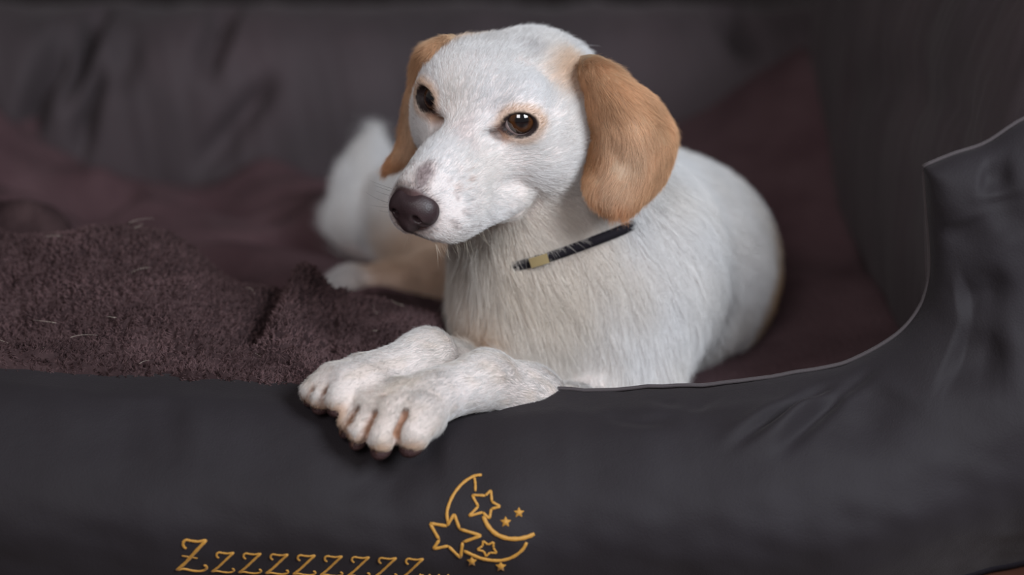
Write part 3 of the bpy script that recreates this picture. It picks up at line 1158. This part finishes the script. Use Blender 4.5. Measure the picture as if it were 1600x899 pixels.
# brown stained gaps between the toes
for tl in (NT, FT):
    for (b0, t0, _), (b1, t1, _) in zip(tl[:-1], tl[1:]):
        up9 = np.array([0.05, -.55, .83]) * .009
        a, b = (b0 + b1) / 2 * .60 + (t0 + t1) / 2 * .40 + up9, (t0 + t1) / 2 + up9 * .3
        e = b - a
        t = np.clip((BV - a) @ e / (e @ e), 0, 1)
        d = np.linalg.norm(BV - a - t[:, None] * e, axis=1)
        w = smooth(.0070, .0025, d)
        tint = paint(tint, 0.85 * w, DTAN * 0.8)
        DENS *= 1 - 0.6 * smooth(.004, .002, d)
SK = tint * 0.55 + 0.45 * np.minimum(tint, SKIN)

# lay of the coat: guide vectors blended by distance, and away from the nose on the head
G = []


def guide(p, q):
    p, q = np.asarray(p), np.asarray(q)
    G.append((p, (q - p) / np.linalg.norm(q - p)))


guide(P(800, 430, .13), P(830, 520, .14))
guide(P(740, 450, .13), P(755, 540, .14))
guide(P(850, 500, .12), P(885, 600, .13))
guide(P(850, 420, .13), P(905, 500, .13))
guide(P(830, 385, .11), P(835, 420, .12))
guide(P(760, 385, .11), P(790, 420, .12))
guide(P(900, 355, .11), P(915, 390, .12))
guide(P(880, 400, .15), P(905, 480, .13))
guide(P(930, 460, .14), P(945, 570, .13))
guide(P(960, 390, .15), P(1000, 480, .14))
guide(P(1010, 560, .15), P(1005, 620, .15))
guide(P(1000, 300, .18), P(1060, 340, .18))
guide(P(1040, 420, .18), P(1070, 500, .18))
guide(P(1080, 260, .30), P(1140, 300, .36))
guide(P(1150, 330, .33), P(1190, 400, .36))
guide(P(1130, 450, .28), P(1160, 530, .29))
guide(P(1180, 450, .33), P(1180, 530, .33))
guide(P(950, 250, .40), P(900, 260, .55))
guide(P(690, 360, .5), P(640, 420, .48))
guide(P(560, 330, .59), P(560, 250, .60))
guide(P(580, 250, .60), P(584, 190, .61))
guide(P(660, 440, .45), P(560, 444, .42))
guide(NE, NW)
guide(FE, FWR)
FLOW = np.zeros_like(BV)
wsum = 0
for p, d in G:
    w = 1 / (((BV - p) ** 2).sum(1) + 2e-4) ** 2
    FLOW += w[:, None] * d
    wsum = wsum + w
FLOW /= wsum[:, None]
hf = HD - np.array([0, -124, -34])
hf[:, 2] += 12 * smooth(-60, 0, HD[:, 1])
hf[:, 0] *= 1.25
hf /= np.linalg.norm(hf, axis=1)[:, None]
low = smooth(-20, -70, HD[:, 2]) * smooth(-60, -10, HD[:, 1])
hf[:, 2] -= 0.7 * low
hw = hf @ HR.T
FLOW = FLOW * (1 - LEGW[:, None]) + LEGF * LEGW[:, None]
FLOW = FLOW * (1 - DIRHEAD[:, None]) + hw * DIRHEAD[:, None]

# ------------------------------------------------------------------ dog objects
DOG = empty('dog', tuple(np.array([P(900, 560, .25)[0], 0.25, 0.03])), 'white short-haired dog with tan drop ears lying in the grey bed', 'dog')
DOG_MESH = mesh_obj('body', BV, BF, M_SKIN)
put(DOG_MESH, DOG)


def set_tint(o, c):
    a = o.data.attributes.new('tint', 'FLOAT_COLOR', 'POINT')
    a.data.foreach_set('color', np.concatenate([c, np.ones((len(c), 1))], 1).astype(np.float32).ravel())


set_tint(DOG_MESH, SK)


def make_fur(name, V, F, N, tint, length, dens, flow, per_mm2, parent, lift=0.30, wob=0.28, r0=0.00010, seed=1, npt=5, clump=0.0, droop=0.0, colvar=0.10):
    """hair strands rooted on a quad mesh: one curve per hair, combed along flow"""
    rng = np.random.default_rng(seed)
    a, b, c, d = (V[F[:, i]] for i in range(4))
    area = 0.5 * (np.linalg.norm(np.cross(b - a, c - a), axis=1) + np.linalg.norm(np.cross(c - a, d - a), axis=1))
    w = area * dens[F].mean(1)
    n = int(w.sum() * 1e6 * per_mm2)
    fi = np.searchsorted(np.cumsum(w) / w.sum(), rng.random(n))
    fi = np.minimum(fi, len(F) - 1)
    u, v = rng.random((n, 1)), rng.random((n, 1))
    q = F[fi]
    W = [(1 - u) * (1 - v), u * (1 - v), u * v, (1 - u) * v]

    def lerp(x):
        return sum(W[i] * x[q[:, i]] for i in range(4))
    p, nn, fl, cl = lerp(V), lerp(N), lerp(flow), lerp(tint)
    ln = lerp(length[:, None]) * rng.uniform(0.65, 1.2, (n, 1))
    nn /= np.linalg.norm(nn, axis=1)[:, None] + 1e-9
    jit = np.stack([wnoise(p, 0.022, seed * 9 + i) for i in range(3)], 1) * 0.6 + np.stack([wnoise(p, 0.007, seed * 9 + 4 + i) for i in range(3)], 1) * 0.5
    fl = fl + wob * jit + rng.normal(size=(n, 3)) * 0.10
    fl -= nn * (fl * nn).sum(1)[:, None]
    fl /= np.linalg.norm(fl, axis=1)[:, None] + 1e-9
    d0 = fl + nn * (lift + rng.normal(size=(n, 1)) * 0.10 + 0.10 * jit[:, :1])
    d0 /= np.linalg.norm(d0, axis=1)[:, None]
    t = np.linspace(0, 1, npt)[None, :, None]
    bend = fl * 0.55 - nn * (lift * 0.62)
    bend[:, 2] -= droop
    curl = rng.normal(size=(n, 3)) * 0.07
    pts = p[:, None] - nn[:, None] * 0.0004 + ln[:, None] * (d0[:, None] * t + (bend[:, None] * 0.5 + curl[:, None]) * t ** 2)
    rad = r0 * (0.70 + 0.30 * smooth(0.006, 0.018, ln)) * rng.uniform(0.75, 1.25, (n, 1)) * np.array([1.0, .95, .8, .55, .2])[None, :] if npt == 5 else r0 * np.linspace(1, .3, npt)[None, :] * np.ones((n, 1))
    cl = cl * (1 + colvar * rng.normal(size=(n, 1)))
    cl = np.clip(cl, 0.01, 0.92)
    hc = bpy.data.hair_curves.new(name)
    hc.add_curves([npt] * n)
    hc.points.foreach_set('position', pts.astype(np.float32).ravel())
    ra = hc.attributes.get('radius') or hc.attributes.new('radius', 'FLOAT', 'POINT')
    ra.data.foreach_set('value', rad.astype(np.float32).ravel())
    ta = hc.attributes.new('tint', 'FLOAT_COLOR', 'CURVE')
    ta.data.foreach_set('color', np.concatenate([cl, np.ones((n, 1))], 1).astype(np.float32).ravel())
    hc.materials.append(M_HAIR)
    o = bpy.data.objects.new(name, hc)
    COL.objects.link(o)
    o['kind'] = 'stuff'
    put(o, parent)
    print(name, n)
    return o


# collar: a ring in a tilted plane, laid on the neck
cA, cB = P(791, 418, .12), P(967, 360, .13)
ldir = (cB - cA) / np.linalg.norm(cB - cA)
view = (cA + cB) / 2 - CAM
view /= np.linalg.norm(view)
cn = np.cross(ldir, view)
cn /= np.linalg.norm(cn)
if cn[2] < 0:
    cn = -cn
ct = math.radians(10)
vw = np.cross(cn, ldir)
if vw[1] < 0:
    vw = -vw
cdir = vw * math.cos(ct) + cn * math.sin(ct)
cnn = np.cross(ldir, cdir)
if cnn[2] < 0:
    cnn = -cnn
cc = (cA + cB) / 2 + cdir * 0.062 - ldir * 0.004
ang = np.linspace(0, 2 * math.pi, 96, endpoint=False)
rr = []
for a in ang:
    d_ = ldir * math.cos(a) + cdir * math.sin(a)
    ts = np.linspace(0.03, 0.10, 60)
    s_ = sdf(cc + ts[:, None] * d_)
    out_ = np.argmax(s_ > 0) if (s_ > 0).any() else 59
    rr.append(np.clip(ts[out_], 0.048, 0.082))
rr = np.array(rr)
for _ in range(6):
    rr = (np.roll(rr, 1) + rr + np.roll(rr, -1)) / 3
prof = [(-0.0037, 0.0005), (-0.0037, 0.0025), (0, 0.0034), (0.0037, 0.0025), (0.0037, 0.0005), (0, -0.002)]
cv = []
for a, r in zip(ang, rr):
    d_ = ldir * math.cos(a) + cdir * math.sin(a)
    for h_, e_ in prof:
        cv.append(cc + d_ * (r + e_ + 0.0002 - 0.0050 * smooth(-.030, -.048, float((d_ * r) @ ldir))) + cnn * h_)
npf = len(prof)
cf = []
for i in range(96):
    for j in range(npf):
        cf.append((i * npf + j, ((i + 1) % 96) * npf + j, ((i + 1) % 96) * npf + (j + 1) % npf, i * npf + (j + 1) % npf))
COLLAR = mesh_obj('collar', cv, cf, M_COLLAR)
put(COLLAR, DOG)
COLLAR['label'] = 'narrow black collar with a brass plate'
# plate on the collar, facing the camera
ap = None
best = 1e9
for a, r in zip(ang, rr):
    pt = cc + (ldir * math.cos(a) + cdir * math.sin(a)) * (r + .006)
    q = pt - CAM
    px = 800 + FPX * (q @ RT) / (q @ FW)
    if math.sin(a) < 0 and abs(px - 846) < best:
        best, ap = abs(px - 846), a
pv = []
for i, da in enumerate(np.linspace(-0.085, 0.085, 9)):
    a = ap + da
    r = np.interp(a % (2 * math.pi), ang, rr)
    d_ = ldir * math.cos(a) + cdir * math.sin(a)
    for h_, e_ in [(-.0035, .0035), (-.0035, .0052), (.0035, .0052), (.0035, .0035)]:
        pv.append(cc + d_ * (r + e_ + 0.0010) + cnn * h_)
pf = []
for i in range(8):
    for j in range(4):
        pf.append((i * 4 + j, (i + 1) * 4 + j, (i + 1) * 4 + (j + 1) % 4, i * 4 + (j + 1) % 4))
pf += [(0, 1, 2, 3), (35, 34, 33, 32)]
put(mesh_obj('collar_plate', pv, pf, M_BRASS, COLLAR, False), COLLAR)

# no hair under the collar
hcol = (BV - cc) @ cnn
rad_c = np.linalg.norm((BV - cc) - hcol[:, None] * cnn, axis=1)
DENS = np.where((np.abs(hcol) < .0040) & (rad_c < .09), DENS * (0.60 + 0.4 * smooth(-0.02, -0.045, (BV - cc) @ ldir)), DENS)
# hair above the collar on the throat is short enough to let it show
wcol = smooth(.030, .008, hcol) * (hcol > 0) * (rad_c < .09)
LEN_ = LEN_ * (1 - 0.05 * wcol)

# fur over the body; thinner where it lies against the bed and far from the lens
region_d = np.where(DIRHEAD > 0.5, 1.45, 0.62)
legw = (LEN_ < 0.012) & (DIRHEAD < 0.5)
region_d = np.where(legw, 1.35, region_d)
region_d = region_d * np.where(BV[:, 1] > 0.30, 0.55, 1.0)
region_d = region_d * np.where((BN[:, 2] < -0.5) & (BV[:, 2] < 0.07) & (BV[:, 1] > 0.03), 0.05, 1.0)
if FUR:
    make_fur('fur', BV, BF, BN, tint, LEN_, DENS * region_d, FLOW, 2.4, DOG_MESH, lift=0.30, seed=3)

# ears: closed flaps swept through rows of (left, right) edges


def ear(name, rows, th, ncol, nrow, dens_seed):
    """rows: list of five points across the flap, from base to tip"""
    R_ = np.array(rows)
    nr, nc, _ = R_.shape
    a = np.stack([catmull(R_[:, j], nrow) for j in range(nc)], 1)
    C = np.stack([catmull(a[i], ncol) for i in range(nrow)], 0)
    du = np.gradient(C, axis=1)
    dv = np.gradient(C, axis=0)
    n = np.cross(du, dv)
    n /= np.linalg.norm(n, axis=2)[..., None] + 1e-9
    if n[nrow // 2, ncol // 2, 1] > 0:
        n = -n
    s = np.linspace(-1, 1, ncol)
    prof_ = np.sqrt(np.clip(1 - np.abs(s) ** 3, 0, 1))[None, :] * np.sqrt(np.clip(1 - np.linspace(0, 1, nrow) ** 8, 0, 1))[:, None]
    f_ = C + n * th * 0.5 * prof_[..., None]
    b_ = C - n * th * 0.5 * prof_[..., None]
    V = np.concatenate([f_, b_[:, ::-1]], 1)
    nu = 2 * ncol
    F = grid_faces(nrow, nu)
    i = np.arange(nrow - 1)
    F = np.vstack([F, np.stack([i * nu + nu - 1, i * nu, (i + 1) * nu, (i + 1) * nu + nu - 1], 1)])
    V = V.reshape(-1, 3)
    N = vnormals(V, F)
    if (N[(nrow // 2) * nu + ncol // 2] @ n[nrow // 2, ncol // 2]) < 0:
        F = F[:, ::-1].copy()
        N = -N
    vt = np.repeat(np.linspace(0, 1, nrow), nu)
    sc = np.tile(np.concatenate([s, s[::-1]]), nrow)
    flow = np.concatenate([dv, dv[:, ::-1]], 1).reshape(-1, 3)
    flow = flow / (np.linalg.norm(flow, axis=1)[:, None] + 1e-9)
    side = np.concatenate([du, du[:, ::-1]], 1).reshape(-1, 3)
    side = side / (np.linalg.norm(side, axis=1)[:, None] + 1e-9)
    return V, F, N, vt, sc, flow + 0.22 * sc[:, None] * side


def build_ear(rows, th, ncol, nrow, seed, dark_edge):
    V, F, N, vt, sc, flow = ear('ear', rows, th, ncol, nrow, seed)
    V = V + N * (0.0012 * wnoise(V, 0.03, seed))[:, None]
    col = np.tile(np.array([0.64, 0.385, 0.225]), (len(V), 1))
    col = paint(col, 0.5 * smooth(0.2, 0.0, vt), np.array([0.76, 0.58, 0.40]))
    col = paint(col, 0.60 * smooth(0.25, 0.6, vt) * smooth(0.95, 0.75, vt) * smooth(0.8, 0.1, np.abs(sc + 0.1)), np.array([0.76, 0.57, 0.42]))
    col = paint(col, 0.65 * smooth(0.72, 0.88, vt), np.array([0.55, 0.27, 0.135]))
    col = paint(col, dark_edge * smooth(-0.35, -0.9, sc) * smooth(0.10, 0.25, vt) * smooth(0.75, 0.55, vt), np.array([0.42, 0.19, 0.075]))
    col = col * (1 + 0.10 * wnoise(V, 0.03, seed + 1))[:, None]
    e = mesh_obj('ear', V, F, M_SKIN)
    put(e, DOG)
    set_tint(e, col * 0.6)
    ln = 0.0085 + 0.003 * smooth(0.2, 0.0, vt)
    ln = ln * np.where(np.abs(sc) > .9, 0.8, 1)
    if FUR:
        make_fur('fur', V, F, N, col, ln, smooth(0.0, 0.10, vt), flow, 3.0, e, lift=0.24, wob=0.35, r0=0.00008, seed=seed, colvar=0.11)
    return e


def erow(py, x0, x1, ys, bend=(0, .25, .5, .75, 1), sag=(0, 0, 0, 0, 0)):
    return [P(x0 + (x1 - x0) * t, py + g, y) for t, y, g in zip(bend, ys, sag)]


near_ear = build_ear([
    erow(92, 886, 946, (.165, .140, .122, .120, .135), sag=(6, 2, 0, 2, 6)),
    erow(115, 889, 976, (.150, .112, .092, .098, .122), sag=(6, 0, -2, -2, 4)),
    erow(155, 900, 1022, (.128, .092, .077, .086, .118), sag=(6, 4, 0, -2, 0)),
    erow(205, 911, 1056, (.118, .086, .072, .086, .118), sag=(4, 2, 0, 0, 0)),
    erow(250, 918, 1051, (.098, .078, .070, .083, .112)),
    erow(290, 913, 1031, (.088, .074, .069, .080, .105)),
    erow(318, 924, 1008, (.084, .073, .070, .078, .098), sag=(-4, 2, 3, 2, -4)),
    erow(331, 942, 990, (.082, .075, .072, .078, .092), sag=(-4, 2, 4, 2, -4)),
], 0.0075, 26, 60, 71, 0.7)
far_ear = build_ear([
    erow(58, 692, 716, (.152, .142, .138, .138, .142), sag=(4, 0, 0, 2, 6)),
    erow(72, 667, 688, (.152, .138, .124, .114, .110)),
    erow(95, 651, 670, (.150, .138, .126, .116, .108)),
    erow(140, 639, 660, (.148, .140, .134, .130, .130)),
    erow(190, 630, 652, (.146, .143, .144, .148, .154)),
    erow(228, 618, 650, (.140, .141, .144, .148, .152)),
    erow(252, 607, 634, (.136, .137, .139, .142, .146)),
    erow(264, 602, 618, (.134, .134, .135, .137, .139)),
], 0.0065, 20, 50, 81, 0.3)

# eyes
def eye_mat():
    m = bpy.data.materials.new('eye')
    m.use_nodes = True
    nt = m.node_tree
    b = nt.nodes['Principled BSDF']
    b.inputs['Roughness'].default_value = 0.08
    b.inputs['Coat Weight'].default_value = 1.0
    b.inputs['Coat Roughness'].default_value = 0.02
    tc = nt.nodes.new('ShaderNodeTexCoord')
    sp = nt.nodes.new('ShaderNodeSeparateXYZ')
    mp = nt.nodes.new('ShaderNodeMapRange')
    mp.inputs[1].default_value = -0.0132
    mp.inputs[2].default_value = 0.0132
    nz_ = nt.nodes.new('ShaderNodeTexNoise')
    nz_.inputs['Scale'].default_value = 700
    ad = nt.nodes.new('ShaderNodeMath')
    ad.operation = 'MULTIPLY_ADD'
    ad.inputs[1].default_value = 0.012
    rp = nt.nodes.new('ShaderNodeValToRGB')
    el = rp.color_ramp.elements
    f = lambda deg: 0.5 + 0.5 * math.cos(math.radians(deg)) + 0.006
    stops = [(f(66), (0.50, 0.40, 0.39)), (f(49), (0.45, 0.36, 0.36)), (f(46), (0.010, 0.006, 0.005)), (f(41), (0.018, 0.007, 0.004)), (f(33), (0.060, 0.022, 0.007)),
             (f(24), (0.040, 0.014, 0.005)), (f(19), (0.004, 0.003, 0.004))]
    el[0].position, el[0].color = stops[0][0], (*stops[0][1], 1)
    el[1].position, el[1].color = stops[-1][0], (*stops[-1][1], 1)
    for pos, c in stops[1:-1]:
        e = el.new(pos)
        e.color = (*c, 1)
    nt.links.new(tc.outputs['Object'], sp.inputs[0])
    nt.links.new(sp.outputs['Z'], mp.inputs[0])
    nt.links.new(tc.outputs['Object'], nz_.inputs['Vector'])
    nt.links.new(nz_.outputs['Fac'], ad.inputs[0])
    nt.links.new(mp.outputs[0], ad.inputs[2])
    nt.links.new(ad.outputs[0], rp.inputs[0])
    nt.links.new(rp.outputs[0], b.inputs['Base Color'])
    return m


M_EYE = eye_mat()
for s, ec, out, sd, uu in EYES:
    bm = bmesh.new()
    bmesh.ops.create_uvsphere(bm, u_segments=48, v_segments=32, radius=0.0132)
    for fa in bm.faces:
        fa.smooth = True
    me = bpy.data.meshes.new('eye')
    bm.to_mesh(me)
    bm.free()
    me.materials.append(M_EYE)
    e = bpy.data.objects.new('eye', me)
    COL.objects.link(e)
    w = H(*ec)
    e.location = w
    gz = (CAM + np.array([0.14 if s > 0 else -0.95, 0, -0.10])) - w
    e.rotation_euler = Vector(gz).to_track_quat('Z', 'Y').to_euler()
    e.parent = DOG
    e.location = Vector(w) - Vector(DOG.location)

# nose leather, modelled from its own small volume
AX = np.arange(HO[0] - 0.13, HO[0] + 0.03, 0.0007)
AY = np.arange(HO[1] - 0.16, HO[1] - 0.04, 0.0007)
AZ = np.arange(HO[2] - 0.10, HO[2] + 0.01, 0.0007)
VOL = np.full((len(AX), len(AY), len(AZ)), 0.5, np.float32)
hell((0, -101, -31), (16.6, 12, 12), 4)
for s in (-1, 1):
    hell((-1 + s * 9.8, -100, -35), (7.8, 11, 8.8), 5)
hell((-2, -103, -43), (7, 8, 8), 5)
for s in (-1, 1):
    hcone((-2 + s * 7.5, -117, -37), (-2 + s * 9.0, -107, -36), 3.4, 2.6, 2.0, 'sub')
    hcone((-2 + s * 9.5, -113, -38), (-2 + s * 17, -103, -42), 2.2, 1.2, 1.6, 'sub')
hcone((-2, -117, -33), (-2, -111, -49), 0.9, 0.9, 2.0, 'sub')
hell((-2, -104, -19), (5, 16, 3), 5, 'sub')
NVs, NF = surface_nets(VOL)
NVs = relax(NVs, NF, 3)
put(mesh_obj('nose', NVs, NF, M_NOSE), DOG)

# claws and toe pads
for tl in (NT, FT):
    for b0, t0, r0_ in tl:
        dr = (t0 - b0) / np.linalg.norm(t0 - b0)
        p0 = t0 + dr * r0_ * 0.45 + np.array([0, 0, 0.001])
        p1 = p0 + dr * 0.003 + np.array([0, 0.001, -0.003])
        p2 = p1 + dr * 0.001 + np.array([0, 0.001, -0.004])
        v, f = tube(catmull([p0, p1, p2], 7), np.linspace(.0024, .0006, 7), 8)
        put(mesh_obj('claw', v, f, M_CLAW), DOG)
        bm = bmesh.new()
        bmesh.ops.create_uvsphere(bm, u_segments=16, v_segments=10, radius=1.0)
        Bs = basis(dr)
        pc = t0 + dr * r0_ * 0.10 + np.array([0, 0.0025, -0.0075])
        vv_ = np.array([v_.co[:] for v_ in bm.verts]) * np.array([r0_ * .80, r0_ * .62, r0_ * .50])
        fs_ = [tuple(x.index for x in fa.verts) for fa in bm.faces]
        bm.free()
        put(mesh_obj('toe_pad', vv_ @ Bs.T + pc, fs_, M_PAD), DOG)

# whiskers: dark ones on the muzzle, pale ones under the lip and chin
def strands(name, roots, dirs, lens, r, col, bend):
    parts = []
    for p, d, l, bd in zip(roots, dirs, lens, bend):
        d = d / np.linalg.norm(d)
        t = np.linspace(0, 1, 7)[:, None]
        pts = p + d * l * t + bd * l * t ** 2
        parts.append(tube(pts, np.linspace(r, r * .25, 7), 4))
    v, f = join(parts)
    o = mesh_obj(name, v, f, col)
    o['kind'] = 'stuff'
    return o


M_WHD = mat('dark_whisker', (0.05, 0.04, 0.045), 0.4)
M_WHL = mat('pale_whisker', (0.75, 0.66, 0.55), 0.4)
rts, drs, lns, bds = [], [], [], []
for i in range(7):
    rts.append(H(-18 - RNG.uniform(0, 4), -80 - RNG.uniform(0, 10), -34 - 2.6 * i + RNG.uniform(-1, 1)))
    drs.append(HR @ np.array([-1.0, -0.25, 0.15 - 0.06 * i]))
    lns.append(RNG.uniform(.018, .032))
    bds.append(HR @ np.array([0, .25, RNG.uniform(-.2, .1)]))
put(strands('whiskers', rts, drs, lns, .00011, M_WHD, bds), DOG)
rts, drs, lns, bds = [], [], [], []
for i in range(44):
    s = RNG.choice([-1, 1], p=[.2, .8])
    yy = RNG.uniform(-92, -40)
    rts.append(H(s * (10 + (yy + 95) * 0.25), yy, -60 + RNG.uniform(-3, 2)))
    drs.append(HR @ np.array([s * .25, RNG.uniform(-.3, .3), -1]))
    lns.append(RNG.uniform(.009, .024))
    bds.append(HR @ np.array([0, RNG.uniform(0, .5), 0]))
put(strands('whiskers', rts, drs, lns, .00009, M_WHL, bds), DOG)

# shed dog hairs lying on the fleece
rts, drs, lns, bds = [], [], [], []
for i in range(60):
    k_ = RNG.integers(0, len(BL))
    p = BL[k_] + np.array([0, 0, .0022])
    if p[1] > .22:
        continue
    a = RNG.uniform(0, 6.28)
    rts.append(p)
    drs.append(np.array([math.cos(a), math.sin(a) * .6, RNG.uniform(-.05, .35)]))
    lns.append(RNG.uniform(.006, .022))
    bds.append(np.array([RNG.uniform(-.6, .6), 0, RNG.uniform(-.5, .1)]))
o = strands('shed_hair', rts, drs, lns, .00010, M_WHL, bds)
o.parent = blanket

# curly strands of the fleece pile, gathered into tufts, on the part near the lens
if FUR:
    rng = np.random.default_rng(17)
    n = 140000
    gi = rng.random(n) * (bnx - 1.01)
    gj = (rng.random(n) ** 1.25) * (bny * 0.72)
    B3 = BL.reshape(bnx, bny, 3)
    i0, j0 = gi.astype(int), gj.astype(int)
    fi, fj = (gi - i0)[:, None], (gj - j0)[:, None]
    p = (B3[i0, j0] * (1 - fi) + B3[i0 + 1, j0] * fi) * (1 - fj) + (B3[i0, j0 + 1] * (1 - fi) + B3[i0 + 1, j0 + 1] * fi) * fj
    SB = bz.reshape(bnx, bny)
    smz = p3[:, 2].reshape(bnx, bny)
    gx_ = np.gradient(smz, axis=0) / (0.565 / (bnx - 1))
    gy_ = np.gradient(smz, axis=1) / (0.446 / (bny - 1))
    nn = np.stack([-gx_[i0, j0], -gy_[i0, j0], np.ones(n)], 1)
    nn /= np.linalg.norm(nn, axis=1)[:, None]
    uvh = uvp.reshape(bnx, bny, 2)[i0, j0] + warp.reshape(bnx, bny, 2)[i0, j0]
    _, ctr_ = tufts(uvh, 0.0047, 5)
    tow = np.zeros((n, 3))
    tow[:, 0] = (ctr_ - uvh)[:, 0]
    ty = np.stack([np.zeros(n), np.ones(n), gy_[i0, j0]], 1)
    ty /= np.linalg.norm(ty, axis=1)[:, None]
    tow += ty * (ctr_ - uvh)[:, 1:2]
    lt = rng.uniform(.0009, .0020, (n, 1))
    rnd = rng.normal(size=(n, 3)) * 0.0005
    t = np.linspace(0, 1, 4)[None, :, None]
    pts = p[:, None] + nn[:, None] * (lt[:, None] * t * (1.15 - .45 * t) + 0.0010 * t ** 2) + tow[:, None] * 1.15 * t ** 0.7 + rnd[:, None] * t ** 2
    hc = bpy.data.hair_curves.new('pile')
    hc.add_curves([4] * n)
    hc.points.foreach_set('position', pts.astype(np.float32).ravel())
    ra = hc.attributes.get('radius') or hc.attributes.new('radius', 'FLOAT', 'POINT')
    ra.data.foreach_set('value', (np.array([.00026, .00030, .00028, .00018])[None, :] * np.ones((n, 1))).astype(np.float32).ravel())
    tone = (1 + 0.22 * wnoise(p, 0.05, 91) + rng.normal(size=n) * .15)[:, None]
    cl = np.clip(np.array([0.108, 0.066, 0.068]) * tone, .01, 1)
    ta = hc.attributes.new('tint', 'FLOAT_COLOR', 'CURVE')
    ta.data.foreach_set('color', np.concatenate([cl, np.ones((n, 1))], 1).astype(np.float32).ravel())
    hc.materials.append(M_PILE)
    o = bpy.data.objects.new('pile', hc)
    COL.objects.link(o)
    o['kind'] = 'stuff'
    o.parent = blanket
